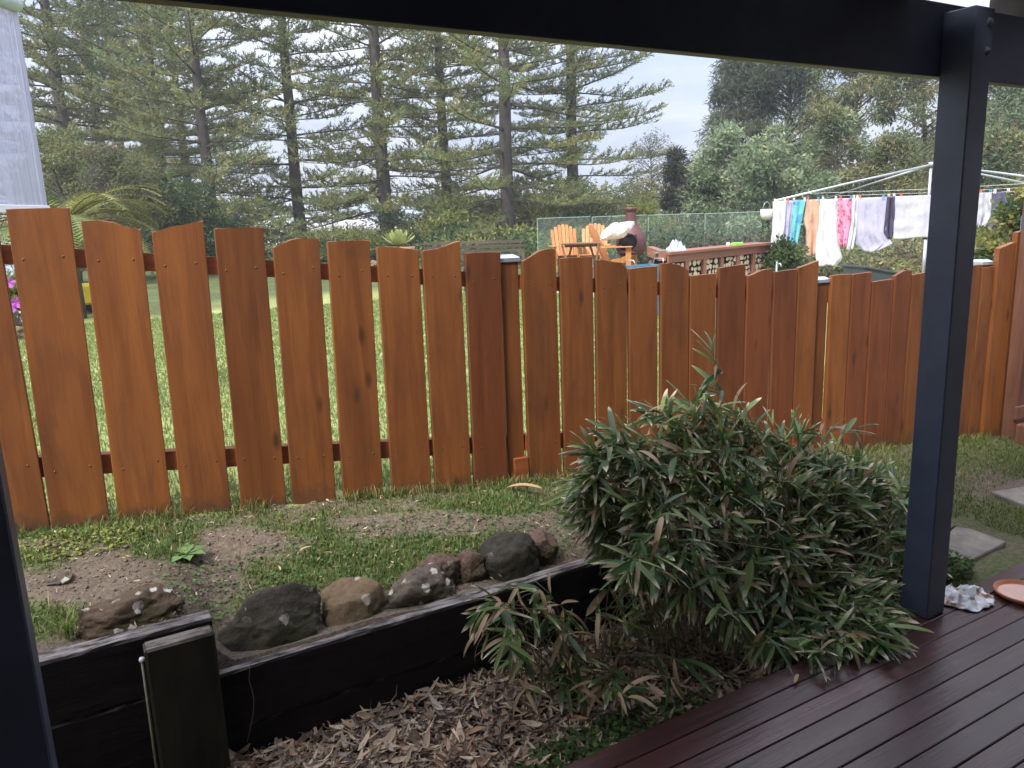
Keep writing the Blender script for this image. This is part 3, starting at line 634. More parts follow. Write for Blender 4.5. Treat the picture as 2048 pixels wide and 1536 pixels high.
C = np.repeat(np.array([[.16, .12, .095]]) * rng.uniform(.45, 1.7, (n, 1)), 6, 0)
tag(link('soil_crumbs', mesh_np('soil_crumbs', V, Fq, M_dry, C)), 'crumbs of soil and small grit on the bare patches', 'soil', kind='stuff')
# small broad leaves: clover and ground cover
def roundleaves(name, P, size, base, label, lift=.02, var=.2, mat=None):
    n = len(P); az = rng.uniform(0, 2 * np.pi, n); nrm = np.stack([rng.normal(0, .45, n), rng.normal(0, .45, n), np.ones(n)], 1); nrm /= np.linalg.norm(nrm, axis=1)[:, None]
    a_ = np.stack([np.cos(az), np.sin(az), np.zeros(n)], 1); a_ -= nrm * (a_ * nrm).sum(1)[:, None]; a_ /= np.linalg.norm(a_, axis=1)[:, None]; b_ = np.cross(nrm, a_)
    P = P + np.array([0, 0, 1]) * rng.uniform(0, lift, n)[:, None]
    outl = [(0, 0), (.35, .42), (.85, .36), (1, 0), (.85, -.36), (.35, -.42)]
    V = np.stack([P + size[:, None] * (a_ * u_ + b_ * v_ + nrm * (.12 * abs(v_))) for u_, v_ in outl], 1).reshape(-1, 3)
    b0 = np.arange(n)[:, None] * 6; Fq = np.concatenate([b0 + np.array([0, 1, 2, 3]), b0 + np.array([0, 3, 4, 5])])
    C = np.repeat(np.clip(np.array(base)[None] * (1 + rng.normal(0, var, (n, 1))) * (1 + rng.normal(0, .1, (n, 3))), .01, .9), 6, 0)
    return tag(link(name, mesh_np(name, V, Fq, mat or M_grass, C)), label, 'plant', kind='stuff')
def patch(cx, cy, z, rx, ry, n):
    a_ = rng.uniform(0, 2 * np.pi, n); r_ = np.sqrt(rng.random(n)); X = cx + rx * r_ * np.cos(a_); Y = cy + ry * r_ * np.sin(a_); return X, Y
X, Y = patch(-.08, 3.12, 0, .26, .11, 650); P = np.stack([X, Y, zr(X, Y)], 1)
roundleaves('yellow_clover', P, rng.uniform(.008, .016, len(P)), (.24, .27, .06), 'yellow green clover at the foot of the leftmost planks', .02)
X, Y = patch(1.0, 2.75, 0, .9, .22, 2600); P = np.stack([X, Y, zr(X, Y)], 1)
roundleaves('clover', P, rng.uniform(.006, .014, len(P)), (.10, .19, .06), 'green clover and low weeds behind the rocks', .025)
X, Y = patch(3.23, 1.86, 0, .14, .12, 900); P = np.stack([X, Y, zr(X, Y) + .01], 1)
roundleaves('ground_ivy', P, rng.uniform(.012, .022, len(P)), (.085, .14, .035), 'leafy ground cover by the deck edge beside the right post', .06)
X, Y = patch(1.35, 1.80, 0, .42, .10, 1700); X = np.clip(X, .7, 2.05); P = np.stack([X, Y, zr(X, Y) + .02], 1)
roundleaves('strawberry_weed', P, rng.uniform(.012, .024, len(P)), (.05, .095, .022), 'dark leafy weeds along the front edge of the deck', .06)
# broad dock leaves
p = hz(372, 1112, .44); dk = thing('dock_weed', tuple(p), 'broad leaved dock weed flat on the bare soil', 'weed')
for k in range(7):
    a_ = k * .9 + .3; L_ = rnd.uniform(.05, .085); V = []; ns = 6
    for i in range(ns + 1):
        f = i / ns; wdt = .022 * math.sin(math.pi * min(1, f * .85 + .12)) * (1 + .1 * math.sin(f * 20)); zz = .006 + .03 * f * (1 - f) + .004 * math.sin(k)
        for s_ in (-1, 0, 1): V.append((math.cos(a_) * L_ * f - math.sin(a_) * wdt * s_, math.sin(a_) * L_ * f + math.cos(a_) * wdt * s_, zz + .005 * abs(s_)))
    Fq = [(i * 3 + j, i * 3 + j + 1, (i + 1) * 3 + j + 1, (i + 1) * 3 + j) for i in range(ns) for j in range(2)]
    me = mesh_np('leaf', np.array(V), np.array(Fq), M_grass, np.tile(np.array([[.15, .24, .09]]) * rnd.uniform(.8, 1.2), (len(V), 1)), True); link('leaf', me, dk)
# grass tuft by the left stone
def tuft(px, py, z, n, h, label, col=(.12, .2, .05), parts=24):
    p = hz(px, py, z); th = thing('grass_tuft', tuple(p), label, 'grass tuft')
    for k in range(parts):
        a_ = rnd.uniform(0, 6.28); L_ = h * rnd.uniform(.5, 1.1); bend = rnd.uniform(.15, .7); V = []; ns = 5; w0 = rnd.uniform(.003, .005)
        o0 = (rnd.gauss(0, .012), rnd.gauss(0, .008))
        for i in range(ns + 1):
            f = i / ns; r_ = L_ * bend * f * f; zz = L_ * (f - .45 * bend * f * f); wd_ = w0 * (1 - f * .9)
            for s_ in (-1, 1): V.append((o0[0] + math.cos(a_) * r_ - math.sin(a_) * wd_ * s_, o0[1] + math.sin(a_) * r_ + math.cos(a_) * wd_ * s_, zz))
        Fq = [(i * 2, i * 2 + 1, i * 2 + 3, i * 2 + 2) for i in range(ns)]
        cc = np.array(col) * rnd.uniform(.7, 1.3) if rnd.random() > .25 else np.array([.36, .31, .15])
        link('grass_blade', mesh_np('grass_blade', np.array(V), np.array(Fq), M_grass, np.tile(cc[None], (len(V), 1)), True), th)
tuft(135, 1275, .41, 0, .13, 'tall grass tuft growing beside the leftmost rock', (.13, .2, .04))
tuft(330, 1105, .44, 0, .06, 'short grass tuft on the soil left of the dock weed', (.12, .2, .06), 30)

# pavers
M_pav = plain('worn_concrete', (.21, .185, .155), .9, var=.4, scale=10, bump=.5)
def paver(pts, z, label):
    P = [hz(x, y, z) for x, y in pts]; c0 = np.mean(P, 0); mb = MB()
    top = [Vector((a_[0] - c0[0], a_[1] - c0[1], 0)) for a_ in P]; n = len(top); inn = [v * .97 + Vector((0, 0, .006)) for v in top]
    mb.add(inn + top + [v - Vector((0, 0, .05)) for v in top], [tuple(range(n))] + [(i, i + n, (i + 1) % n + n, (i + 1) % n) for i in range(n)] + [(i + n, i + 2 * n, (i + 1) % n + 2 * n, (i + 1) % n + n) for i in range(n)])
    o = mb.build('paver', M_pav, None, loc=tuple(c0)); return tag(o, label, 'paver')
paver([(1840, 1050), (1940, 1058), (2012, 1085), (1990, 1098), (1915, 1135), (1820, 1100)], .012, 'large worn concrete paver between the right post and the grass')
paver([(1985, 985), (2130, 960), (2190, 1000), (2050, 1012)], .03, 'pale paver half sunk in the grass at the right edge')

# ------------------------------------------------------------------ leaf litter in the bed
def litter(name, n, xr, yr, zf, label, Lr=(.03, .10), seed=1, thick=.03):
    r_ = np.random.default_rng(seed); X = r_.uniform(*xr, n); Y = r_.uniform(*yr, n); Z = zf(X, Y) + (zr(X, Y) - G(X, Y)) + r_.uniform(.0, thick, n)
    L_ = r_.uniform(*Lr, n) * r_.uniform(.5, 1, n); W_ = L_ * r_.uniform(.08, .26, n); az = r_.uniform(0, 2 * np.pi, n); pt = r_.normal(0, .28, n)
    d = np.stack([np.cos(az) * np.cos(pt), np.sin(az) * np.cos(pt), np.sin(pt)], 1)
    ro = r_.normal(0, .5, n); sd_ = np.cross(d, [0, 0, 1.]); sd_ /= np.linalg.norm(sd_, axis=1)[:, None]; up = np.cross(sd_, d)
    sd2 = sd_ * np.cos(ro)[:, None] + up * np.sin(ro)[:, None]; up2 = np.cross(sd2, d)
    curl = r_.uniform(-.25, .35, n); P = np.stack([X, Y, Z], 1); rows = []
    for f, w_ in ((0, .15), (.3, 1), (.65, .85), (1, .08)):
        c_ = P + d * (L_ * (f - .5))[:, None] + up2 * (curl * L_ * (4 * (f - .5) ** 2))[:, None]
        for s_ in (-1, 0, 1): rows.append(c_ + sd2 * (W_ * w_ * s_ / 2 * 1.0)[:, None] + up2 * (W_ * .25 * abs(s_) * w_)[:, None])
    V = np.stack(rows, 1).reshape(-1, 3); b0 = np.arange(n)[:, None] * 12
    Fq = np.concatenate([b0 + np.array([i * 3 + j, i * 3 + j + 1, (i + 1) * 3 + j + 1, (i + 1) * 3 + j]) for i in range(3) for j in range(2)])
    pal = np.array([[.50, .37, .25], [.38, .26, .17], [.62, .49, .35], [.23, .165, .12], [.33, .27, .22], [.13, .09, .07], [.42, .25, .15]])
    C = pal[r_.choice(7, n, p=[.2, .18, .12, .18, .14, .12, .06])] * (1 + r_.normal(0, .15, (n, 1)))
    V[:, 2] = np.maximum(V[:, 2], np.repeat(zr(X, Y), 12) + .002)
    o = link(name, mesh_np(name, V, Fq, M_dry, np.repeat(np.clip(C, .02, .8), 12, 0), False)); return tag(o, label, 'leaf litter', kind='stuff')
litter('leaf_litter', 10500, (-.2, 2.9), (1.73, 2.40), lambda x, y: G(x, y) + .02 * (np.sin(x * 9) * np.sin(y * 11) + 1) * .5 + .012, 'dry bamboo leaves and twigs covering the garden bed', (.04, .13), 1, .035)
litter('soil_debris', 1500, (-.4, 3.3), (2.50, 3.2), lambda x, y: G(x, y) + .012, 'dry leaves and bits scattered on the soil strip', (.012, .04), 4, .012)
litter('fine_litter', 9000, (-.2, 2.9), (1.73, 2.41), lambda x, y: G(x, y) + .012, 'fine straw and leaf fragments between the larger dry leaves', (.012, .04), 9, .045)
# twigs
mb = MB()
for k in range(260):
    x, y = rnd.uniform(0, 2.4), rnd.uniform(1.74, 2.38); a_ = rnd.uniform(0, 6.28); L_ = rnd.uniform(.05, .18); z = -.085 + rnd.uniform(0, .02)
    mb.tube([(x, y, z), (x + math.cos(a_) * L_ * .5, y + math.sin(a_) * L_ * .5, z + rnd.uniform(.0, .02)), (x + math.cos(a_ + .3) * L_, y + math.sin(a_ + .3) * L_, z + rnd.uniform(-.01, .02))], rnd.uniform(.001, .0025), 4)
tag(mb.build('twigs', M_twig), 'thin twigs lying among the dry leaves', 'twigs', kind='stuff')
# ------------------------------------------------------------------ bamboo
def bleaf_variants():
    out_ = []
    for k in range(12):
        ns = 7; V = []; C = []; dead = k in (5, 10); bend = [.15, .35, .5, .25, .6, .9, .4, .1, .7, .3, 1.1, .45][k]
        tipl = [.12, .3, .2, .1, .25, 0, .18, .35, .12, .22, 0, .08][k]
        for i in range(ns + 1):
            f = i / ns; wd_ = (.062 * (math.sin(math.pi * min(1, (f * .8 + .16))) ** .7)) * (1 if i < ns else .02) * (1 if i else .25)
            x = f * (1 - .18 * bend * f); z = -.42 * bend * f * f; tw = (k % 3 - 1) * .35 * f
            for s_ in (-1, 0, 1):
                y = wd_ * s_; zz = z + .35 * abs(y)
                V.append((x, y * math.cos(tw), zz + y * math.sin(tw)))
                g_ = np.array([[.055, .11, .030], [.09, .155, .038], [.048, .096, .036], [.14, .20, .048]][k % 4]) * (1.25 if s_ == 0 else 1); tan = np.array([.62, .52, .38])
                if dead: c_ = np.array([.36, .25, .14]) * (1.1 - .3 * f)
                else:
                    m_ = min(1, max(0, (f - (1 - tipl)) / .1)) if tipl else 0
                    if s_: m_ = max(m_, .10 if k % 2 else .03)
                    c_ = g_ * (1 - m_) + tan * m_
                C.append(c_)
        Fq = [(i * 3 + j, i * 3 + j + 1, (i + 1) * 3 + j + 1, (i + 1) * 3 + j) for i in range(ns) for j in range(2)]
        out_.append((np.array(V), np.array(Fq), np.array(C)))
    return out_
BV = bleaf_variants(); BM = [mesh_np('leaf', *[(a_) for a_ in (v_[0], v_[1])], M_bamb, v_[2], True) for v_ in BV]
def interp(x, pts): return float(np.interp(x, [a_ for a_, _ in pts], [b_ for _, b_ in pts]))
def bamboo(name, nodes, base, brx, bry, label, nobj, rr, stem_every=3, Lr=(.08, .155), dry=.12):
    th = thing(name, (base[0], base[1], base[2]), label, 'bamboo'); stems = MB(); leaves = []
    ctr = np.array([base[0], base[1]])
    for i, (p, up) in enumerate(nodes):
        p = np.array(p); fromb = rr.random() < 1 / stem_every
        if fromb:
            b0 = np.array([base[0] + rr.uniform(-brx, brx), base[1] + rr.uniform(-bry, bry), base[2]])
            b0[0] = b0[0] * .55 + (p[0]) * .45 if abs(p[0] - base[0]) < 1.5 * brx else b0[0]
        else:
            b0 = p + np.array([(base[0] - p[0]) * .15 + rr.uniform(-.05, .05), (base[1] - p[1]) * .2, -rr.uniform(.08, .22)]); b0[2] = max(b0[2], base[2])
        m1 = b0 * .45 + p * .55; m1[2] = b0[2] * .28 + p[2] * .72 + .04
        pts = [b0 * (1 - t_) ** 2 + 2 * m1 * t_ * (1 - t_) + p * t_ ** 2 for t_ in (0, .25, .5, .75, 1)]
        stems.tube(pts, [.0028, .0024, .002, .0015, .001] if fromb else [.0013] * 5, 5, False)
        d = pts[-1] - pts[-2]; d /= np.linalg.norm(d) + 1e-9
        out2 = np.array([p[0] - base[0], (p[1] - base[1]) * 1.6, 0]); out2 /= np.linalg.norm(out2) + 1e-6
        main = d * .5 + out2 * .7 + np.array([0, 0, up]) + np.array([rr.gauss(0, .35), rr.gauss(0, .35), rr.gauss(0, .15)]); az0 = math.atan2(main[1], main[0]); el0 = math.atan2(main[2], math.hypot(main[0], main[1]))
        for j in range(rr.randint(4, 8)):
            az = az0 + rr.gauss(0, 1.0); el = el0 * .7 + rr.gauss(-.2, .5); L_ = rr.uniform(*Lr) * (1 if rr.random() > .2 else 1.25)
            wk = rr.uniform(.75, 1.25)
            q_ = p - d * rr.uniform(0, .06)
            M = Matrix.Translation(q_) @ Euler((rr.gauss(0, .5), -el, az), 'XYZ').to_matrix().to_4x4() @ Matrix.Diagonal((L_, L_ * wk * 1.05, L_, 1))
            r0 = rr.random(); vi = rr.choice([5, 10]) if r0 < dry else rr.choice([0, 1, 2, 3, 4, 6, 7, 8, 9, 11])
            leaves.append((vi, M, L_, q_))
    stems.build('culms', M_culm, th, org=tuple(th.location))['kind'] = 'stuff'
    # nearest-to-view leaves as single parts
    def vis(l):
        x, y, z = proj(l[3]); return l[2] / z * (1 + .0) - .03 * (l[3][1] - 1.7)
    order = sorted(range(len(leaves)), key=lambda i: -vis(leaves[i])); big = set(order[:nobj]); T0 = Matrix.Translation(-Vector(th.location))
    Vs, Fs, Cs, b0 = [], [], [], 0
    for i, (vi, M, L_, q_) in enumerate(leaves):
        if i in big:
            o = bpy.data.objects.new('leaf', BM[vi]); COL.objects.link(o); o.parent = th; o.matrix_local = T0 @ M
        else:
            A = np.array(T0 @ M); V = BV[vi][0] @ A[:3, :3].T + A[:3, 3]; Vs.append(V); Fs.append(BV[vi][1] + b0); Cs.append(BV[vi][2] * rr.uniform(.8, 1.25)); b0 += len(V)
    if Vs: link('foliage', mesh_np('foliage', np.concatenate(Vs), np.concatenate(Fs), M_bamb, np.concatenate(Cs), True), th)['kind'] = 'stuff'
rr = random.Random(12)
YT = [(1150, 985), (1180, 900), (1215, 835), (1300, 815), (1400, 800), (1500, 815), (1580, 850), (1640, 900), (1700, 905), (1780, 950), (1830, 1000), (1875, 1090)]
YB = [(1150, 1010), (1200, 1080), (1260, 1130), (1350, 1180), (1450, 1230), (1530, 1290), (1620, 1310), (1780, 1290), (1830, 1240), (1875, 1170)]
nodes = []
for k in range(1280):
    x = rr.uniform(1160, 1862) if k % 3 else rr.uniform(1560, 1866); a_, b_ = interp(x, YT), interp(x, YB); f = rr.random() ** .9
    y = a_ + (b_ - a_) * f; Yp = 2.42 - .62 * (f ** .7) * rr.uniform(.55, 1.1) + rr.uniform(-.05, .05)
    if x < 1260: Yp = rr.uniform(2.1, 2.45)
    p = pl(x, y, max(1.74, Yp))
    if p[2] < -.02: p = hz(x, y, .02 + .05 * rr.random()) 
    if x > 1790: p = pl(x, y, rr.uniform(1.86, 2.3))
    nodes.append((p, .55 - 1.15 * f if x > 1250 else .0))
for px_, py_, Yp in ((1425, 700, 2.25), (1432, 725, 2.25), (1440, 770, 2.25), (1690, 860, 2.1), (1720, 850, 2.1), (1640, 865, 2.2)): nodes.append((pl(px_, py_, Yp), .2))
bamboo('bamboo_clump', nodes, (2.5, 2.08, -.1), .65, .17, 'large bushy dwarf bamboo clump with brown tipped leaves by the right post', 300, rr)
nodes = []
for k in range(58):
    x = rr.uniform(965, 1390); y = rr.uniform(1150, 1400) if x > 1040 else rr.uniform(1160, 1300); Yp = rr.uniform(1.95, 2.3); p = pl(x, y, Yp)
    if p[2] < -.03: p = hz(x, y, rr.uniform(0, .08))
    nodes.append((p, rr.uniform(-.5, .3)))
bamboo('young_bamboo', nodes, (1.5, 2.2, -.1), .22, .1, 'thin low bamboo shoots in front of the retaining wall', 220, rr, 1, (.09, .145), .27)
# wiry dry vine on the wall
def vine(pts, label, r_=.0012):
    o = MB().tube([pl(x, y, Y_) for x, y, Y_ in pts], r_, 5).build('dry_vine', M_twig); return tag(o, label, 'vine')
vine([(600, 1290, 2.405), (560, 1292, 2.403), (520, 1305, 2.402), (500, 1330, 2.40), (498, 1360, 2.398), (505, 1385, 2.396), (508, 1400, 2.395), (506, 1430, 2.39), (500, 1460, 2.38), (494, 1485, 2.37)], 'thin dry vine curling down the face of the dark sleeper')
for k, (px_, py_, z_, lab) in enumerate(((1589, 1370, .004, 'pale dry bamboo leaf lying on the deck left of the other'), (1662, 1366, .004, 'small cream leaf tip on the deck below the bamboo'), (1085, 985, .36, 'long curled tan leaf lying against the fence foot'), (625, 1102, .38, 'orange brown leaf lying on the grass strip'), (1040, 1370, -.06, 'broad tan leaf on top of the garden litter'))):
    p = hz(px_, py_, z_); V, Fq, C = BV[10]; me = mesh_np('dry_leaf', V * np.array([1, 1.4, .6]), Fq, M_dry, np.tile(np.array([[.42, .27, .15]]), (len(V), 1)), True)
    o = link('dry_leaf', me, None, tuple(p + np.array([0, 0, .02 if k > 1 else .008])), (0, -.35, .5 + k)); o.scale = [(.07,) * 3, (.045,) * 3, (.2,) * 3, (.07,) * 3, (.1,) * 3][k]; tag(o, lab, 'leaf')

# ------------------------------------------------------------------ cloth and dish on the deck
def heap(name, c, rx, ry, hgt, mat, label, cat, seed, nn=46):
    V = []; 
    for i in range(nn):
        for j in range(nn):
            u_, v_ = i / (nn - 1) * 2 - 1, j / (nn - 1) * 2 - 1; a_ = math.atan2(v_, u_); r_ = max(abs(u_), abs(v_)); rad = r_ * (1 + .22 * mn.noise(Vector((math.cos(a_) * 1.7, math.sin(a_) * 1.7, seed))))
            X_, Y_ = rx * rad * math.cos(a_), ry * rad * math.sin(a_)
            rdg = 1 - abs(mn.noise(Vector((X_ * 17, Y_ * 17, seed)))) * 2.4; fold = max(0, rdg) ** 2
            z_ = hgt * (1 - r_ ** 2.2) * (.30 + .70 * fold + .35 * mn.noise(Vector((X_ * 40, Y_ * 40, seed + 3)))) + .004 + .004 * fold
            X_ += .014 * mn.noise(Vector((X_ * 30, Y_ * 30, 7 + seed))); Y_ += .014 * mn.noise(Vector((X_ * 30, Y_ * 30, 17 + seed)))
            V.append((X_, Y_, max(.002, z_)))
    Fq = [(i * nn + j, (i + 1) * nn + j, (i + 1) * nn + j + 1, i * nn + j + 1) for i in range(nn - 1) for j in range(nn - 1)]
    o = link(name, mesh_np(name, np.array(V), np.array(Fq), mat, None, True), None, c)
    sol = o.modifiers.new('thickness', 'SOLIDIFY'); sol.thickness = .0015; return tag(o, label, cat)
M_rag, t, b = newmat('stained_white_cloth'); c = N(t, 'ShaderNodeTexCoord'); n1 = N(t, 'ShaderNodeTexNoise', i={'Scale': 22, 'Detail': 4}); Lk(t, c.outputs['Object'], n1.inputs[0])
r1 = N(t, 'ShaderNodeValToRGB'); Lk(t, n1.outputs[0], r1.inputs[0]); r1.color_ramp.elements[0].position = .5; r1.color_ramp.elements[0].color = (.80, .81, .84, 1); r1.color_ramp.elements[1].position = .66; r1.color_ramp.elements[1].color = (.26, .13, .055, 1)
Lk(t, r1.outputs[0], b.inputs['Base Color']); b.inputs['Roughness'].default_value = .9
p = hz(1932, 1197, 0); heap('stained_rag', (p[0], p[1], .001), .125, .095, .042, M_rag, 'crumpled white rag with brown stains on the deck beside the post', 'rag', 2)
p = hz(2046, 1192, 0); dish = thing('dish', (p[0] + .0, p[1], .001), 'shallow pinkish dish with an orange rim on the deck', 'dish')
M_orng = plain('orange_terracotta', (.50, .17, .06), .45); M_pink = plain('pale_pink_residue', (.72, .45, .38), .5)
MB().lathe([(.0, 0), (.09, 0), (.106, .012), (.109, .022), (.105, .024), (.100, .013), (.086, .006)], n=40).build('rim', M_orng, dish)
MB().lathe([(.094, .0085), (.0, .0085)], n=40, smooth=False).build('base', M_pink, dish)

# ------------------------------------------------------------------ Norfolk pines
def pine_meshes(seed, H, r0, Lmax, z_first, bare, droop=0.):
    r_ = np.random.default_rng(seed); rr_ = random.Random(seed); tr = MB(); br = MB(); V = []; C = []
    sway = [(0, 0)]; n = 14
    for i in range(n): sway.append((sway[-1][0] + rr_.gauss(0, .018), sway[-1][1] + rr_.gauss(0, .018)))
    zs = [H * i / n for i in range(n + 1)]
    def ax(z):
        f = min(n - .001, max(0, z / H * n)); i = int(f); g = f - i
        return np.array([sway[i][0] * (1 - g) + sway[i + 1][0] * g, sway[i][1] * (1 - g) + sway[i + 1][1] * g, z])
    tr.tube([ax(z) for z in zs], [r0 * (1 - .93 * z / H) ** .85 + (.08 if z == 0 else 0) for z in zs], 10, False)
    P0 = []; D0 = []; SZ = []; CB = []
    z = z_first
    while z < H - .3:
        f = z / H; L0 = Lmax * (1 - f) ** .75 + .35; nb = rr_.choice([4, 4, 5, 5]); a0 = rr_.uniform(0, 6.28)
        for k in range(nb):
            if rr_.random() < .06: continue
            a_ = a0 + 2 * math.pi * k / nb + rr_.gauss(0, .16); L_ = L0 * rr_.uniform(.72, 1.12)
            el0 = -.06 + .62 * f + rr_.gauss(0, .07) - droop * (1 - f); s_ = ax(z + rr_.uniform(-.12, .12)); pts = []
            d_ = np.array([math.cos(a_), math.sin(a_), 0]); sd_ = np.array([-math.sin(a_), math.cos(a_), 0])
            nseg = 6; p = s_.copy()
            side = rr_.gauss(0, .06)
            for i in range(nseg + 1):
                pts.append(p.copy()); g = i / nseg; el = el0 - .16 * math.sin(math.pi * g) * (1 - f) + .42 * g * g
                p = p + (d_ * math.cos(el) + np.array([0, 0, math.sin(el)]) + sd_ * side) * (L_ / nseg)
            br.tube(pts, [.045 * L_ / 4 + .012] + [.034 * L_ / 4 * (1 - i / nseg) + .008 for i in range(1, nseg + 1)], 4, False, False)
            nt_ = int(L_ * 8.5)
            colr = rr_.random()
            for i in range(nt_):
                g = bare + (1 - bare) * (i + rr_.random()) / nt_; q_ = g * nseg; ii = min(nseg - 1, int(q_)); h_ = q_ - ii; c_ = pts[ii] * (1 - h_) + pts[ii + 1] * h_
                sgn = 1 if i % 2 else -1; ll = (.26 + .42 * math.sin(math.pi * min(1, .15 + .85 * (1 - g)))) * rr_.uniform(.6, 1.2) * (1 if L_ > 1 else .6)
                dd = sd_ * sgn * rr_.uniform(.3, 1) + d_ * rr_.uniform(.35, .8) + np.array([0, 0, rr_.uniform(.1, .75)]); dd /= np.linalg.norm(dd)
                m_ = int(12 + ll * 30)
                t_ = (np.arange(m_) + .5) / m_
                P0.append(c_ + dd * ll * t_[:, None] + r_.normal(0, .012, (m_, 3))); D0.append(np.repeat(dd[None], m_, 0)); SZ.append(np.full(m_, .75 + .45 * ll))
                CB.append(np.repeat(np.array([[.18, .215, .095]]) * (.75 + .5 * rr_.random()) if rr_.random() > .30 * (1 - f) + .1 else np.array([[.26, .25, .095]]) * (.8 + .4 * rr_.random()), m_, 0))
        z += rr_.uniform(.46, .76) * (1 - .35 * f)
    P = np.concatenate(P0); D = np.concatenate(D0); sz = np.concatenate(SZ); cb = np.concatenate(CB); n_ = len(P)
    e = D * .8 + r_.normal(0, .62, (n_, 3)) + np.array([0, 0, .2]); e /= np.linalg.norm(e, axis=1)[:, None]
    s2 = np.cross(e, r_.normal(0, 1, (n_, 3))); s2 /= np.linalg.norm(s2, axis=1)[:, None]
    Ln = r_.uniform(.07, .14, n_) * sz; wd_ = r_.uniform(.018, .034, n_) * 1.05
    V = np.stack([P - s2 * wd_[:, None] * .5, P + s2 * wd_[:, None] * .5, P + e * Ln[:, None] + s2 * wd_[:, None] * .25, P + e * Ln[:, None] - s2 * wd_[:, None] * .25], 1).reshape(-1, 3)
    cb = cb * (1 + r_.normal(0, .18, (n_, 1))); Cc = np.repeat(np.clip(cb, .01, .6), 4, 0)
    return tr, br, mesh_np('foliage', V, np.arange(n_ * 4).reshape(-1, 4), M_leaf, Cc)
PV = []
for sd_, H, r0_, Lm, zf, ba in ((1, 17, .23, 3.7, 1.3, .22), (2, 18, .25, 4.0, 1.0, .16), (3, 16.5, .20, 3.3, 1.5, .24), (4, 17.5, .24, 4.4, .7, .18)):
    tr, br, fm = pine_meshes(sd_, H, r0_, Lm, zf, ba, .12 if sd_ in (2, 4) else 0)
    PV.append((tr.build('trunk', M_bark).data, br.build('branches', M_bark).data, fm))
for o in [o for o in S.objects if o.name.startswith(('trunk', 'branches')) and o.parent is None]: bpy.data.objects.remove(o)
PINES = [(137, 350, 27.5, 1, .4, 1, 'dense pine nearest the clear plastic panel, leftmost of the row'), (203, 300, 31, 3, 1.9, 1, 'pine second from the left, dark trunk half hidden by its neighbour'),
 (318, 300, 27, 0, 2.2, 1.02, 'pine standing behind the arching cycad fronds'), (421, 420, 25, 2, 4.0, 1, 'pine with bare lower trunk rising behind the fourth plank'), (250, 350, 38, 1, 3.0, 1, 'far pine deep behind the left group'),
 (372, 350, 36, 3, 5.0, 1, 'far pine seen between the two left trunks'),
 (600, 430, 27, 2, .9, 1.08, 'open airy pine with a straight clear trunk standing alone against the sky'), (774, 420, 26, 1, 3.3, 1, 'brown trunked pine behind the yellow green agave'),
 (893, 400, 30, 0, 5.2, 1, 'slim pine behind the left end of the long bench'), (1018, 470, 25, 3, .2, 1, 'big pine behind the right end of the bench'), (1148, 330, 29, 1, 2.7, 1.02, 'pine with long upswept branches reaching right into open sky')]
for px_, py_, D_, vi, rz_, sc_, lab in PINES:
    p = at(px_, py_, D_); zg = float(G(p[0], p[1])); a_ = ray(px_, 470); b_ = None
    th = thing('norfolk_pine', (p[0], p[1], zg - .05), lab, 'pine tree', rz_, 'row of pines behind the garden'); th.scale = (sc_, sc_, sc_)
    for nme, me in zip(('trunk', 'branches', 'foliage'), PV[vi]):
        link(nme, me, th)
# ------------------------------------------------------------------ broadleaf trees and bushes
def foliage_np(r_, clumps, leafL, leafW, pal, droop=0., pn=.35):
    Ps, Cs, Ds = [], [], []
    for c_, rad, n, ci in clumps:
        u_ = r_.normal(0, 1, (n, 3)); u_ /= np.linalg.norm(u_, axis=1)[:, None]; u_ *= (r_.random(n) ** .45)[:, None]
        Ps.append(np.array(c_) + u_ * np.array(rad)); Ds.append(u_)
        base = np.array(pal[ci % len(pal)]); Cs.append(base * (1 + r_.normal(0, pn * .6, (n, 1))) * (1 + r_.normal(0, .07, (n, 3))))
    P = np.concatenate(Ps); D = np.concatenate(Ds); C = np.clip(np.concatenate(Cs), .01, .7); n = len(P)
    e = D * .7 + r_.normal(0, .6, (n, 3)) + np.array([0, 0, -droop]); e /= np.linalg.norm(e, axis=1)[:, None]
    s_ = np.cross(e, r_.normal(0, 1, (n, 3))); s_ /= np.linalg.norm(s_, axis=1)[:, None]
    L_ = (r_.uniform(.6, 1.3, n) * leafL)[:, None]; W_ = (r_.uniform(.7, 1.2, n) * leafW)[:, None] * .5
    V = np.stack([P, P + e * L_ * .5 + s_ * W_, P + e * L_, P + e * L_ * .5 - s_ * W_], 1).reshape(-1, 3)
    return V, np.arange(4 * n).reshape(-1, 4), np.repeat(C, 4, 0)
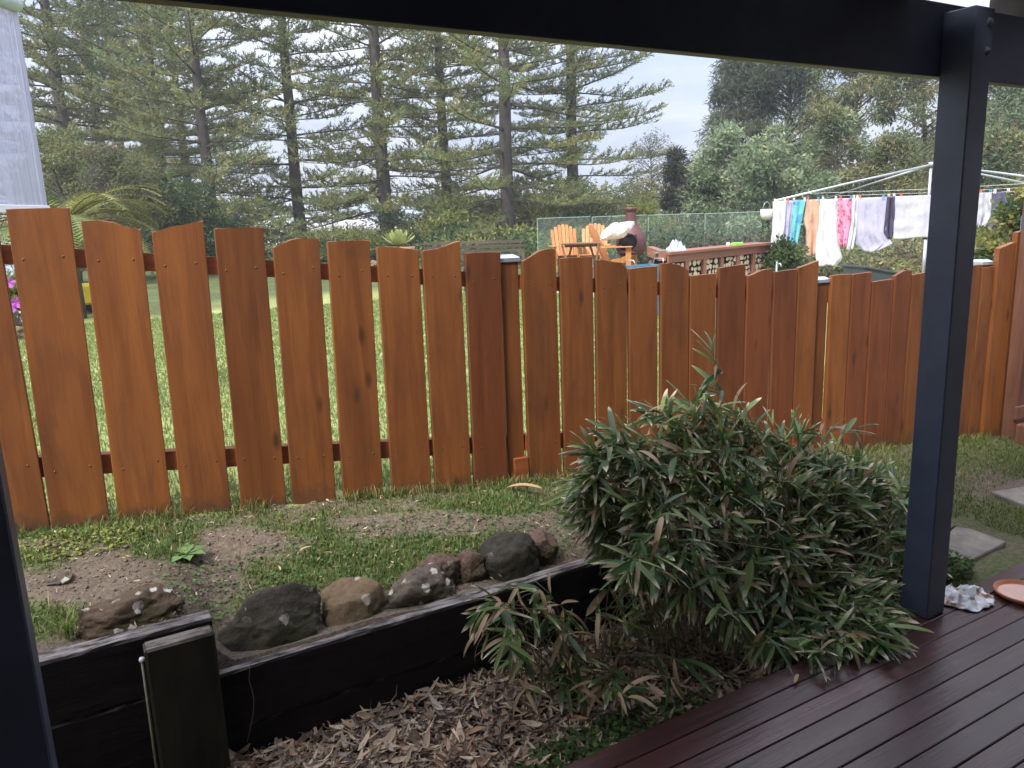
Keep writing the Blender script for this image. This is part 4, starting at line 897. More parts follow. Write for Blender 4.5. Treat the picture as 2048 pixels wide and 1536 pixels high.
def tree(name, px, D, h, rx, rz0, pal, label, cat='tree', seed=1, nclump=60, nleaf=260, leafL=.16, leafW=.05, droop=0., trunk_r=.16, crad=.6, ry=None, shape=1., zbase=None, group=None, tips=True, lean=0.):
    """rz0 = height where the crown starts; limbs grow from the trunk to every clump"""
    r_ = np.random.default_rng(seed); p = at(px, 450, D); zg = float(G(p[0], p[1])) - .05 if zbase is None else zbase
    th = thing(name, (p[0], p[1], zg), label, cat, group=group); ry = ry or rx; cl = []; tr = MB(); limbs = MB()
    topz = h; pts = [(lean * f + .12 * rx * math.sin(f * 3 + seed), .1 * rx * math.sin(f * 4 + 2 * seed), f * h * .88) for f in np.linspace(0, 1, 7)]
    tr.tube(pts, [trunk_r * (1 - .85 * f) for f in np.linspace(0, 1, 7)], 8, False)
    for k in range(nclump):
        f = r_.random() ** .85; z_ = rz0 + (h - rz0) * f
        prof = math.sin(math.pi * min(1, .18 + .82 * f ** shape)) ** .6 if f < .97 else .2
        prof = max(.12, prof); a_ = r_.uniform(0, 6.28); q_ = math.sqrt(r_.uniform(.15, 1)) * prof * r_.uniform(.8, 1.12)
        c_ = np.array([lean * f + rx * q_ * math.cos(a_), ry * q_ * math.sin(a_), z_]); s_ = crad * r_.uniform(.6, 1.25)
        cl.append((c_, (s_, s_, s_ * r_.uniform(.5, .85)), int(nleaf * r_.uniform(.6, 1.3)), int(r_.integers(0, 99))))
        tz = min(.95, max(.02, (z_ - .35 * q_ * rx) / (h * .88))); i = tz * 6; i0 = min(5, int(i)); g = i - i0; b0 = np.array(pts[i0]) * (1 - g) + np.array(pts[i0 + 1]) * g
        m_ = (b0 + c_) / 2 + np.array([0, 0, .12 * q_ * rx]); lr = .22 * trunk_r
        limbs.tube([b0, m_, c_, c_ + (c_ - m_) * .3], [lr, lr * .6, lr * .3, lr * .12], 4, False, False)
    tr.build('trunk', M_bark, th); limbs.build('limbs', M_twig if cat != 'tree' else M_bark, th)
    V, Fq, C = foliage_np(r_, cl, leafL, leafW, pal, droop); link('crown', mesh_np('crown', V, Fq, M_leaf, C), th); return th
DK = [(.10, .125, .08), (.125, .15, .09), (.08, .105, .068), (.15, .17, .10)]
OL = [(.22, .235, .105), (.17, .20, .09), (.26, .25, .115), (.14, .17, .085), (.27, .24, .12)]
GR = [(.22, .275, .165), (.17, .22, .125), (.28, .33, .19), (.14, .185, .10)]
TT = [(.16, .175, .07), (.12, .135, .06), (.20, .195, .075), (.10, .125, .06)]
YG = [(.20, .21, .06), (.15, .18, .055), (.24, .23, .07)]
MG = [(.075, .12, .05), (.06, .095, .045), (.10, .14, .055)]
BW = [(.17, .14, .10), (.13, .115, .08), (.12, .13, .075)]
tree('casuarina', 1470, 30, 7.6, 1.35, 1.2, DK, 'tall dark grey green casuarina at the left edge of the right tree group', seed=11, nclump=110, nleaf=300, leafL=.24, leafW=.035, droop=.5, trunk_r=.2, crad=.52)
tree('casuarina', 1570, 29, 8.2, 1.6, 1.0, DK, 'broad dark casuarina behind the pale leafed shrubs', seed=12, nclump=130, nleaf=300, leafL=.24, leafW=.035, droop=.5, trunk_r=.22, crad=.58)
tree('eucalyptus', 1690, 27, 7.4, 1.9, 1.6, OL, 'olive and tan eucalypt above the clothes line, left of the dark post', seed=13, nclump=80, nleaf=230, leafL=.2, leafW=.045, droop=.5, trunk_r=.15, crad=.5)
tree('eucalyptus', 1830, 25, 7.2, 1.7, 1.4, OL, 'loose tan green eucalypt just left of the navy post', seed=14, nclump=70, nleaf=230, leafL=.2, leafW=.045, droop=.5, trunk_r=.13, crad=.48)
tree('eucalyptus', 2000, 26, 6.3, 1.5, 2.0, GR, 'round pale green tree right of the navy post', seed=15, nclump=70, nleaf=240, leafL=.2, leafW=.05, droop=.3, trunk_r=.14, crad=.48)
tree('eucalyptus', 1960, 33, 5.0, 4.2, .4, OL, 'long olive green tree line showing low behind the right post', seed=16, nclump=110, nleaf=260, leafL=.22, leafW=.06, trunk_r=.12, crad=.8)
tree('shrub', 1450, 22, 3.9, 1.0, .3, GR, 'pale grey green leafy shrub at the left of the clothes line', 'shrub', 17, 70, 150, .13, .055, trunk_r=.07, crad=.36)
tree('shrub', 1545, 20, 3.7, 1.25, .3, GR, 'pale shrub with large leaves behind the firewood bench', 'shrub', 18, 85, 150, .13, .055, trunk_r=.07, crad=.36)
tree('shrub', 1660, 21, 4.2, 1.15, .3, GR + OL, 'tall feathery shrub right behind the laundry', 'shrub', 19, 85, 160, .14, .04, trunk_r=.07, crad=.38)
tree('shrub', 1780, 20, 3.4, 1.3, .2, OL, 'tan scrubby shrub behind the clothes hoist pole', 'shrub', 20, 80, 160, .13, .04, trunk_r=.06, crad=.4)
tree('shrub', 1975, 19, 3.3, 1.5, .2, OL + GR, 'olive shrub behind the dark hanging washing', 'shrub', 21, 80, 160, .14, .05, trunk_r=.06, crad=.42)
tree('conifer', 1352, 24, 3.4, .55, .2, [(.05, .06, .04), (.075, .085, .055)], 'narrow dark conifer right of the yellow green bank', 'conifer', 22, 50, 220, .16, .03, trunk_r=.07, crad=.3)
tree('conifer', 1395, 23, 3.0, .5, .2, [(.06, .07, .045), (.09, .085, .06)], 'second narrow dark conifer beside the pale shrubs', 'conifer', 23, 45, 220, .16, .03, trunk_r=.07, crad=.3)
tree('wispy_tree', 1300, 34, 5.1, 1.25, 2.2, [(.17, .15, .12), (.14, .15, .10)], 'wispy half bare tree against the sky between pine and dark casuarina', 'tree', 24, 60, 60, .12, .03, trunk_r=.08, crad=.5)
tree('shrub', 1290, 19, 1.55, 1.1, .1, YG, 'lime green bush beside the chiminea', 'shrub', 25, 40, 170, .09, .04, trunk_r=.04, crad=.3)
tree('tea_tree', 130, 19, 3.55, 1.5, .5, TT, 'olive tea tree bush beside the plastic panel', 'shrub', 26, 90, 190, .10, .03, trunk_r=.07, crad=.38)
tree('tea_tree', 225, 18, 3.1, 1.1, .4, TT + BW, 'olive bush with bare brown stems behind the cycad fronds', 'shrub', 27, 70, 170, .10, .03, trunk_r=.06, crad=.34)
tree('tea_tree', 310, 20, 2.7, 1.1, .2, MG + TT, 'green bush below the third pine', 'shrub', 28, 70, 190, .11, .04, trunk_r=.06, crad=.36)
tree('shrub', 400, 21, 2.4, 1.0, .2, MG, 'dark green bush behind the third and fourth planks', 'shrub', 29, 55, 190, .12, .04, trunk_r=.05, crad=.36)
def bank(name, px0, px1, D, h0, h1, pal, label, seed, n=70, nleaf=230, leafL=.17, leafW=.045, crad=.5, dep=1.6):
    r_ = np.random.default_rng(seed); cl = []
    for k in range(n):
        f = r_.random(); x = px0 + (px1 - px0) * f; Dd = D + r_.uniform(-dep, dep); p = at(x, 450, Dd); hh = (h0 + (h1 - h0) * f) * r_.uniform(.15, 1.0) * (.8 + .2 * math.sin(x * .05))
        zg = float(G(p[0], p[1])); cl.append(((p[0], p[1], zg + hh), (crad * 1.5, crad * 1.5, crad * .5), nleaf, int(r_.integers(0, 99))))
    V, Fq, C = foliage_np(r_, cl, leafL, leafW, pal, .1); p = at((px0 + px1) / 2, 450, D)
    o = link(name, mesh_np(name, V - np.array([p[0], p[1], 0]), Fq, M_leaf, C), None, (p[0], p[1], 0)); return tag(o, label, 'undergrowth', kind='stuff')
bank('undergrowth', 250, 640, 27, 1.6, 1.1, MG + TT, 'low mixed scrub behind the left planks under the pines', 31, 60)
bank('undergrowth', 600, 930, 24, 1.15, 1.7, MG + YG, 'dark green scrub beneath the pines behind the agave and bench', 32, 80)
bank('undergrowth', 880, 1340, 27, 2.2, 3.2, YG + OL + MG, 'yellow green scrub and low pine boughs behind the orange chairs', 33, 150, crad=.62)
bank('undergrowth', 880, 1330, 21, .8, 1.0, MG + YG, 'short bright scrub behind the bench and chairs', 34, 80)
bank('undergrowth', 1290, 1640, 17.5, .9, 1.1, DK + MG + BW, 'dark scrub behind the glass pool fence', 35, 90, leafL=.13)
bank('undergrowth', 1600, 1930, 16.5, .9, .8, BW + OL, 'brown dry scrub under the washing', 36, 90, leafL=.13)
bank('undergrowth', 1930, 2250, 13, .75, 1.3, YG + MG, 'bright green low shrubs right of the navy post', 37, 70, leafL=.10, crad=.35)
tree('climber', 2050, 8.2, 1.75, .45, .2, MG + YG, 'leafy green climber beside the blue panel at the right edge', 'shrub', 38, 46, 150, .07, .04, trunk_r=.03, crad=.2)
tree('citrus_bush', 1570, 12.2, .85, .28, .2, MG, 'small dark green citrus bush at the end of the firewood bench', 'shrub', 39, 30, 150, .07, .04, trunk_r=.03, crad=.2)
# young pine with flat whorls
def small_pine(px, py, D, label, sc, seed):
    p = at(px, py, D); zg = float(G(p[0], p[1])); tr, br, fm = pine_meshes(seed, 3.4, .05, 1.5, .5, .1)
    th = thing('young_pine', (p[0], p[1], zg), label, 'pine tree'); th.scale = (sc,) * 3
    tr.build('trunk', M_bark, th); br.build('branches', M_bark, th); link('foliage', fm, th)
small_pine(665, 440, 21, 'young pine with umbrella shaped top between the airy pine and the brown one', .72, 41)
small_pine(560, 470, 20, 'very small young pine behind the fifth plank', .5, 42)
# ------------------------------------------------------------------ distant houses
M_roof = plain('pale_tin_roof', (.50, .44, .38), .6, var=.08); M_roofg = plain('grey_tiled_roof', (.30, .30, .31), .7, var=.1); M_far = plain('far_house_wall', (.55, .55, .56), .8, var=.05); M_win = plain('dark_window_glass', (.04, .05, .06), .15, bump=0)
def far_house(px, D, ztop, W, Dp, H, mroof, label):
    p = at(px, 450, D); zg = -6.; th = thing('house', (p[0], p[1], zg), label, 'house', R(-35)); hh = ztop - zg - 1.8
    MB().box((0, 0, hh / 2), (W, Dp, hh)).build('wall', M_far, th)
    mb = MB(); a_, b_ = W / 2 + .5, Dp / 2 + .5
    mb.add([(-a_, -b_, hh + .01), (a_, -b_, hh + .01), (a_, b_, hh + .01), (-a_, b_, hh + .01), (-a_ + b_, 0, hh + 1.8), (a_ - b_, 0, hh + 1.8)], [(0, 1, 5, 4), (1, 2, 5), (2, 3, 4, 5), (3, 0, 4), (3, 2, 1, 0)]); mb.build('roof', mroof, th)
    for x in (-W * .3, 0, W * .3): MB().box((x, -Dp / 2 - .03, hh - 1.2), (1.5, .06, 1.1)).build('window', M_win, th)
far_house(545, 75, 1.1, 11, 7, 3, M_roof, 'distant house with pale beige hipped roof seen between trunks behind the fourth plank')
far_house(668, 85, 3.2, 12, 7, 3, M_roofg, 'distant house with grey roof right of the airy pine trunk')
# ------------------------------------------------------------------ cycad / palm fronds
p = at(120, 440, 10.5); cy = thing('cycad', (p[0], p[1], .5), 'cycad with long arching yellow green fronds above the first two planks', 'cycad')
MB().tube([(0, 0, 0), (0, 0, .7), (0, 0, 1.27)], [.16, .15, .12], 12).build('trunk', M_bark, cy)
M_frond = leafmat('frond', .3, .45, .4)
for k in range(44):
    a_ = k * 2.399 + .2; L_ = rnd.uniform(1.2, 1.7); el = rnd.uniform(.0, .85); V = []; Cc = []; Fq = []; ns = 30; p = np.array([0, 0, 1.25]); rib = []
    for i in range(ns + 1):
        g = i / ns; e_ = el - 1.5 * g * g * (1.1 - .3 * el); rib.append(p.copy()); p = p + np.array([math.cos(a_) * math.cos(e_), math.sin(a_) * math.cos(e_), math.sin(e_)]) * L_ / ns
    cc = np.array(rnd.choice([(.20, .21, .045), (.26, .25, .06), (.14, .18, .045), (.09, .13, .04)]))
    for i in range(2, ns):
        tdir = rib[min(ns, i + 1)] - rib[i - 1]; tdir /= np.linalg.norm(tdir); sdv = np.array([-math.sin(a_), math.cos(a_), 0])
        for s_ in (-1, 1):
            ll = .25 * math.sin(math.pi * (.12 + .85 * i / ns)) ** .6; e_ = sdv * s_ * .8 + tdir * .5 + np.array([0, 0, .12]); e_ /= np.linalg.norm(e_); q0 = rib[i]; b0 = len(V); wv = tdir * .017
            V += [q0 - wv, q0 + wv, q0 + e_ * ll + np.array([0, 0, -.02])]; Fq.append((b0, b0 + 1, b0 + 2)); Cc += [cc * rnd.uniform(.8, 1.2)] * 3
    fr = link('frond', mesh_np('frond', np.array(V), np.array(Fq), M_frond, np.array(Cc)), cy)
    MB().tube(rib[::5], [.009] * len(rib[::5]), 4, False).build('rib', M_culm, fr)
# ------------------------------------------------------------------ agave in a pot
def zg_(p): return float(G(p[0], p[1]))
p = at(797, 490, 12.3); ag = thing('agave', (p[0], p[1], zg_(p)), 'pale yellow green agave rosette in a pot above the seventh plank', 'agave')
pot = .80
MB().lathe([(.0, 0), (.17, 0), (.24, .70), (.26, .73), (.26, .78), (.22, .78), (.21, .72)], n=20).build('pot', plain('terracotta_pot', (.35, .2, .12), .8), ag)
for k in range(26):
    a_ = k * 2.399; f = k / 26; el = .25 + 1.15 * f; L_ = .33 - .08 * f; V = []; ns = 6
    for i in range(ns + 1):
        g = i / ns; e_ = el + .25 * g; r_ = L_ * g; wd_ = .052 * math.sin(math.pi * (.22 + .78 * g)) ** .7 if i < ns else .002
        c_ = np.array([math.cos(a_) * math.cos(e_) * r_, math.sin(a_) * math.cos(e_) * r_, pot - .02 + math.sin(e_) * r_])
        for s_ in (-1, 0, 1): V.append(c_ + np.array([-math.sin(a_), math.cos(a_), 0]) * wd_ * s_ + np.array([0, 0, .02 * abs(s_)]))
    Fq = [(i * 3 + j, i * 3 + j + 1, (i + 1) * 3 + j + 1, (i + 1) * 3 + j) for i in range(ns) for j in range(2)]
    link('leaf', mesh_np('leaf', np.array(V), np.array(Fq), M_frond, np.tile(np.array([.36, .40, .15]) * rnd.uniform(.8, 1.2), (len(V), 1)), True), ag)
# ------------------------------------------------------------------ long bench
a_, b_ = at(847, 488, 13.4), at(1047, 488, 12.9); L_ = math.hypot(b_[0] - a_[0], b_[1] - a_[1]); rz_ = math.atan2(b_[1] - a_[1], b_[0] - a_[0]); mid = (a_ + b_) / 2
bn = thing('slatted_bench', (mid[0], mid[1], zg_(mid)), 'long dark slatted garden bench seen over the fence behind the ninth plank', 'bench', rz_)
M_dkw = wood('dark_bench_timber', (.055, .045, .032), (.10, .08, .055), (.03, .025, .02), 'X', .6, .2, .3)
ht = 1.32 - zg_(mid)
for k in range(5): MB().box((0, .02 * k, ht - .03 - k * .075), (L_, .02, .048)).build('slat', M_dkw, bn)
for k in range(5): MB().box((0, -.08 - k * .09, ht - .45), (L_, .07, .022)).build('slat', M_dkw, bn)
for x in (-L_ / 2 + .02, 0, L_ / 2 - .02): MB().box((x, .045, ht / 2 + .01), (.05, .035, ht), ch=.003).build('leg', M_dkw, bn); MB().box((x, -.44, (ht - .46) / 2), (.05, .035, ht - .46)).build('leg', M_dkw, bn)
# ------------------------------------------------------------------ adirondack chairs and table
M_or = wood('orange_oiled_timber', (.40, .155, .045), (.54, .23, .07), (.22, .08, .03), 'Z', .5, .15, .3)
M_tbl = wood('brown_table_timber', (.16, .07, .04), (.24, .11, .06), (.08, .04, .02), 'X', .5, .15, .3)
def adirondack(loc, rz, label):
    th = thing('adirondack_chair', loc, label, 'chair', rz, 'orange timber chairs round the small table'); th.scale = (.93,) * 3
    nS = 7
    for k in range(nS):
        x = (k - (nS - 1) / 2) * .078; hh = .60 + .22 * math.cos((k - 3) / 3.4 * 1.25); xt = x * 1.12
        P0 = Vector((x, .24, .28)); P1 = Vector((xt, .24 + hh * .42, .28 + hh * .9)); mb = MB().bar(P0, P1, .068, .018, up=(1, 0, 0)); 
        mb = MB(); d = (P1 - P0); y = Vector((1, 0, 0)); nrm = d.cross(y).normalized() * .009
        for_ = []
        vs = [P0 - y * .033 - nrm, P0 + y * .033 - nrm, P1 + y * .036 - nrm, P1 + d.normalized() * .02 - nrm, P1 - y * .036 - nrm]
        vs2 = [v_ + nrm * 2 for v_ in vs]; mb.add(vs + vs2, [(0, 1, 2, 3, 4), (9, 8, 7, 6, 5)] + [(i, i + 5, (i + 1) % 5 + 5, (i + 1) % 5) for i in range(5)]); mb.build('back_slat', M_or, th)
    for zz in (.36, .78): MB().box((0, .26 + (zz - .28) * .47, zz), (.60, .02, .06), (-.4, 0, 0)).build('back_rail', M_or, th)
    for k in range(5): MB().box((0, -.25 + k * .1, .36 - k * .02), (.54, .085, .02), (-.2, 0, 0), ch=.002).build('seat_slat', M_or, th)
    for s_ in (-1, 1):
        MB().box((s_ * .33, -.02, .56), (.13, .68, .022), ch=.004).build('arm', M_or, th)
        MB().box((s_ * .30, -.28, .275), (.03, .11, .55), ch=.003).build('leg', M_or, th)
        MB().bar((s_ * .27, -.3, .35), (s_ * .27, .55, .05), .028, .12).build('leg', M_or, th)
    return th
def yaw_to_cam(p, add=0): return math.atan2(-p[1], -p[0]) + math.pi / 2 + add
for px_, py_, D_, ad, lab in ((1134, 500, 16.2, .15, 'orange timber adirondack chair left of the small table'), (1186, 500, 15.9, -.1, 'orange timber adirondack chair directly behind the small table'), (1236, 500, 14.8, 1.35, 'orange adirondack chair turned sideways under the white fleece')):
    p = at(px_, py_, D_); adirondack((p[0], p[1], zg_(p) + .06), yaw_to_cam(p, ad), lab)
p = at(1162, 500, 14.2); tb = thing('side_table', (p[0], p[1], zg_(p) + .06), 'small brown folding table in front of the orange chairs', 'table', yaw_to_cam(p, 0))
for k in range(6): MB().box((0, -.2 + k * .08, .62), (.72, .072, .022), ch=.002).build('top_slat', M_tbl, tb)
for s_ in (-1, 1):
    MB().bar((s_ * .34, -.2, .6), (s_ * .18, -.2, 0), .03, .04).build('leg', M_tbl, tb); MB().bar((s_ * .16, .2, .6), (s_ * .34, .2, 0), .03, .04).build('leg', M_tbl, tb)
MB().box((0, 0, .58), (.6, .04, .05)).build('brace', M_tbl, tb)
# fleece
p = at(1234, 462, 14.6); M_fl = plain('white_sheepskin', (.80, .74, .77), .95, var=.06, scale=30, bump=.6, bdist=.02)
bm = bmesh.new(); bmesh.ops.create_icosphere(bm, subdivisions=5, radius=1)
for v_ in bm.verts:
    d = v_.co.normalized(); k_ = 1 + .16 * mn.noise(d * 2.2) + .09 * mn.noise(d * 7) + .05 * mn.noise(d * 19); sag = .14 * (d.x) * abs(d.x)
    v_.co = Vector((d.x * .30 * k_, d.y * .16 * k_, d.z * .145 * k_ + sag * .9))
for f in bm.faces: f.smooth = True
me = bpy.data.meshes.new('fleece'); bm.to_mesh(me); bm.free(); me.materials.append(M_fl)
tag(link('fleece_throw', me, None, tuple(p), (0, 0, yaw_to_cam(p))), 'fluffy white fleece heaped over the sideways orange chair', 'throw')
# ------------------------------------------------------------------ chiminea
p = at(1262, 520, 15.2); zb = zg_(p); ch = thing('chiminea', (p[0], p[1], zb), 'dark red cast iron chiminea with round mouth and tall flue', 'chiminea', yaw_to_cam(p, -.25))
M_chi = plain('red_brown_cast_iron', (.12, .045, .045), .55, .2, .25, 8, .3); M_black = plain('matt_black', (.008, .007, .007), .9, bump=0)
s_ = (at(1262, 415, 15.2)[2] - zb)
prof = [(.10, .36), (.22, .40), (.285, .52), (.295, .66), (.26, .80), (.17, .94), (.115, 1.02), (.105, 1.10), (.10, s_ - .10), (.10, s_ - .06), (.125, s_ - .05), (.125, s_), (.10, s_), (.095, s_ - .3)]
mb = MB(); n = 28; vs = []; fs = []
for r_, z_ in prof:
    for k in range(n): a_ = 2 * math.pi * k / n; vs.append((r_ * math.cos(a_), r_ * math.sin(a_), z_))
for i in range(len(prof) - 1):
    for k in range(n):
        am = 2 * math.pi * (k + .5) / n; zm_ = (prof[i][1] + prof[i + 1][1]) / 2
        if abs(am - 1.5 * math.pi) < .62 and .5 < zm_ < .82: continue
        fs.append((i * n + k, i * n + (k + 1) % n, (i + 1) * n + (k + 1) % n, (i + 1) * n + k))
mb.add(vs, fs, True).build('body', M_chi, ch)
MB().lathe([(0, .42), (.2, .44), (.25, .6), (.22, .75), (.1, .9)], n=20).build('soot_lining', M_black, ch)
rim = [(.26 * math.sin(t_) * .78, -.285 + .03 * math.cos(t_), .655 + .175 * math.cos(t_)) for t_ in np.linspace(0, 2 * math.pi, 22)]
MB().tube(rim, .014, 6, False).build('mouth_rim', M_chi, ch)
MB().box((0, -.33, .47), (.36, .12, .03), ch=.006).build('hearth_shelf', M_chi, ch)
for k in range(3):
    a_ = math.radians(90 + 120 * k); MB().tube([(math.cos(a_) * .12, math.sin(a_) * .12, .40), (math.cos(a_) * .27, math.sin(a_) * .27, .34), (math.cos(a_) * .30, math.sin(a_) * .30, 0)], .02, 6).build('leg', M_black, ch)
# ------------------------------------------------------------------ glass pool fence
gl = None; a_, b_ = at(1073, 437, 17.2), at(1525, 424, 16.6); gp0 = (a_ + b_) / 2; gf_ = thing('glass_pool_fence', (gp0[0], gp0[1], .45), 'frameless glass pool fence panels behind the orange chairs and firewood bench', 'glass fence')
npan = 4
for k in range(npan):
    f0, f1 = k / npan + .004, (k + 1) / npan - .004; A_, B_ = a_ * (1 - f0) + b_ * f0, a_ * (1 - f1) + b_ * f1; zt = (A_[2] + B_[2]) / 2
    dxy = (B_ - A_)[:2]; L_ = float(np.linalg.norm(dxy)); c_ = (A_ + B_) / 2; rz_ = math.atan2(dxy[1], dxy[0]); h_ = 1.2
    o = MB().box((0, 0, 0), (L_, .012, h_), ch=.001).build('glass_panel', M_glass, gf_, loc=(c_[0] - gp0[0], c_[1] - gp0[1], zt - h_ / 2 - .45), rot=(0, 0, rz_))
    MB().box((0, 0, h_ / 2 + .005), (L_, .012, .008)).build('edge', M_gedge, o); MB().box((-L_ / 2 - .006, 0, 0), (.008, .012, h_)).build('edge', M_gedge, o)
    for x in (-L_ * .3, L_ * .3): MB().tube([(x, 0, -h_ / 2 - .12), (x, 0, -h_ / 2 + .06)], .03, 10).build('spigot', M_galv, o)
# ------------------------------------------------------------------ firewood bench
A_, B_ = at(1333, 508, 10.9), at(1535, 487, 12.4); zt = 1.13; dxy = (B_ - A_)[:2]; L_ = float(np.linalg.norm(dxy)); rz_ = math.atan2(dxy[1], dxy[0])
fwb = thing('firewood_bench', (A_[0], A_[1], .3), 'reddish brown timber bench with open bays of firewood under its top', 'bench', rz_)
M_rd = wood('red_brown_bench_timber', (.22, .085, .06), (.30, .13, .09), (.12, .05, .04), 'X', .55, .2, .3); M_rdv = wood('red_brown_upright_timber', (.22, .085, .06), (.30, .13, .09), (.12, .05, .04), 'Z', .55, .2, .3)
ztL = at(1333, 507, 10.9)[2] - .3; ztR = at(1535, 487, 12.4)[2] - .3
for k in range(4): MB().bar((-.03, -.05 + k * .105, ztL), (L_ + .04, -.05 + k * .105, ztR), .10, .035).build('top_board', M_rd, fwb)
MB().bar((-.02, -.04, ztL - .075), (L_ + .02, -.04, ztR - .075), .03, .11).build('front_rail', M_rd, fwb)
MB().bar((0, -.03, ztL - .50), (L_, -.03, ztR - .50), .05, .09).build('bottom_rail', M_rd, fwb)
MB().bar((0, .30, ztL - .29), (L_, .30, ztR - .29), .02, .40).build('back_board', M_black, fwb)  # plain near-black board closing the back of the bays
MB().bar((0, .15, ztL - .47), (L_, .15, ztR - .47), .34, .03).build('shelf', M_rd, fwb)
nb = 6; bx = [0 + L_ * k / nb for k in range(nb + 1)]
for k, x in enumerate(bx):
    z1 = ztL + (ztR - ztL) * k / nb; MB().box((x, -.02, (z1 - .13) / 2), (.075, .045, z1 - .13), ch=.003).build('upright', M_rdv, fwb); MB().box((x, .27, (z1 - .1) / 2), (.06, .04, z1 - .1)).build('upright', M_rdv, fwb)
# side return to the left
SB = at(1300, 507, 12.2); r2 = math.atan2(SB[1] - A_[1], SB[0] - A_[0]) - rz_; L2 = math.hypot(SB[1] - A_[1], SB[0] - A_[0])
MB().bar((-.06, .02, ztL - .03), (math.cos(r2) * L2, math.sin(r2) * L2, ztL - .01), .10, .14).build('side_board', M_rd, fwb)
# firewood logs
logv = []
for k in range(3):
    rl = random.Random(k); n = 9; ang = sorted(rl.uniform(0, 6.28) for _ in range(n)); pr_ = [(math.cos(a) * (.8 + .3 * rl.random()), math.sin(a) * (.8 + .3 * rl.random())) for a in np.linspace(0, 6.28, n, endpoint=False)]
    if k: pr_ = [(x, max(y, -.25 * k)) for x, y in pr_]
    vs = [(x, -.12, z) for x, z in pr_] + [(x * .95, .12, z * .95) for x, z in pr_]; me = bpy.data.meshes.new('log'); 
    me.from_pydata(vs, [], [tuple(range(n)), tuple(range(2 * n - 1, n - 1, -1))] + [(i, i + n, (i + 1) % n + n, (i + 1) % n) for i in range(n)])
    logv.append(me)
M_lend = plain('sawn_log_end', (.52, .42, .30), .85, var=.3, scale=9, bump=.3); M_lbark = plain('log_bark', (.10, .075, .055), .9, var=.4)
for me in logv:
    me.materials.append(M_lend); me.materials.append(M_lbark)
    for i, pz in enumerate(me.polygons): pz.material_index = 0 if i == 0 else 1
cz, szn = math.cos(rz_), math.sin(rz_)
for k in range(nb):
    x0_, x1_ = bx[k] + .06, bx[k + 1] - .06; z0_ = .3 + ztL + (ztR - ztL) * (k + .5) / nb - .45; row = 0; zz = z0_ + .04
    while zz < z0_ + .31:
        x = x0_ + rnd.uniform(0, .03)
        while x < x1_:
            s_ = rnd.uniform(.028, .048); lx, ly = x, .10 + rnd.uniform(-.02, .03)
            o = link('firewood_log', rnd.choice(logv), None, (A_[0] + cz * lx - szn * ly, A_[1] + szn * lx + cz * ly, zz + rnd.uniform(-.01, .01)), (0, rnd.uniform(0, 6.28), rz_)); o.scale = (s_, 1, s_)
            tag(o, 'split log with pale sawn end in the ' + ('first', 'second', 'third', 'fourth', 'fifth', 'last')[k] + ' bay of the bench from left', 'firewood', 'firewood logs stacked in the timber bench'); x += s_ * 2.05
        zz += .078
# clutter on its top
def onbench(px, py): 
    f = (px - 1333) / (1535 - 1333); D_ = 10.9 + 1.5 * f; return at(px, py, D_)
M_bag = plain('pale_blue_grey_plastic', (.42, .45, .55), .5, var=.3, scale=12); 
p = onbench(1362, 503); heap('crumpled_bag', tuple(p + np.array([0, .1, 0])), .19, .12, .17, M_bag, 'crumpled blue grey plastic bag on the firewood bench', 'bag', 6, 28)
p = onbench(1335, 507); heap('green_cloth', tuple(p + np.array([0, .1, 0])), .12, .08, .06, plain('teal_cloth', (.08, .20, .17), .8), 'small teal cloth beside the crumpled bag', 'cloth', 7, 22)
p = onbench(1480, 492); o = MB().box((0, 0, .03), (.20, .10, .05), ch=.012).build('green_container', plain('bright_green_plastic', (.22, .65, .05), .4), None, loc=tuple(p + np.array([0, .06, .0])), rot=(0, 0, rz_)); tag(o, 'small bright green plastic box on the firewood bench', 'box')
p = onbench(1462, 494); o = MB().lathe([(0, 0), (.03, 0), (.035, .05), (.02, .07), (0, .07)], n=12).build('white_cup', plain('pinkish_white_plastic', (.75, .6, .58), .5), None, loc=tuple(p + np.array([0, .06, 0]))); tag(o, 'little pinkish white pot next to the green box', 'pot')
# ------------------------------------------------------------------ blue trough, dark bins
p = at(1289, 530, 9.6); M_blue = plain('blue_plastic', (.07, .17, .27), .45)
tr_ = thing('blue_tub', (p[0], p[1], zg_(p)), 'blue rectangular tub with wire handles just over the fence', 'tub', rz_ * .5 - .1)
hh = p[2] - zg_(p); mb = MB()
W_, D2 = .42, .30
o_ = [(-W_ / 2, -D2 / 2), (W_ / 2, -D2 / 2), (W_ / 2, D2 / 2), (-W_ / 2, D2 / 2)]
V = [(x * .85, y * .85, 0) for x, y in o_] + [(x, y, hh) for x, y in o_] + [(x * .92, y * .9, hh) for x, y in o_] + [(x * .8, y * .8, hh - .12) for x, y in o_]
Fq = [(0, 1, 2, 3)] + [(i, (i + 1) % 4, 4 + (i + 1) % 4, 4 + i) for i in range(4)] + [(4 + i, 4 + (i + 1) % 4, 8 + (i + 1) % 4, 8 + i) for i in range(4)] + [(8 + i, 8 + (i + 1) % 4, 12 + (i + 1) % 4, 12 + i) for i in range(4)] + [(12, 13, 14, 15)]
mb.add(V, Fq).build('tub_body', M_blue, tr_)
for s_ in (-1, 1): MB().tube([(s_ * W_ / 2, -.1, hh), (s_ * (W_ / 2 + .02), -.08, hh + .07), (s_ * (W_ / 2 + .02), .08, hh + .07), (s_ * W_ / 2, .1, hh)], .006, 6).build('handle', M_galv, tr_)
M_char = plain('charcoal_plastic', (.045, .055, .065), .6, var=.1)
p = at(1742, 545, 10.3); bn2 = thing('compost_bin', (p[0], p[1], zg_(p)), 'charcoal bin with tilted lid showing above the fence below the washing', 'bin', -.3)
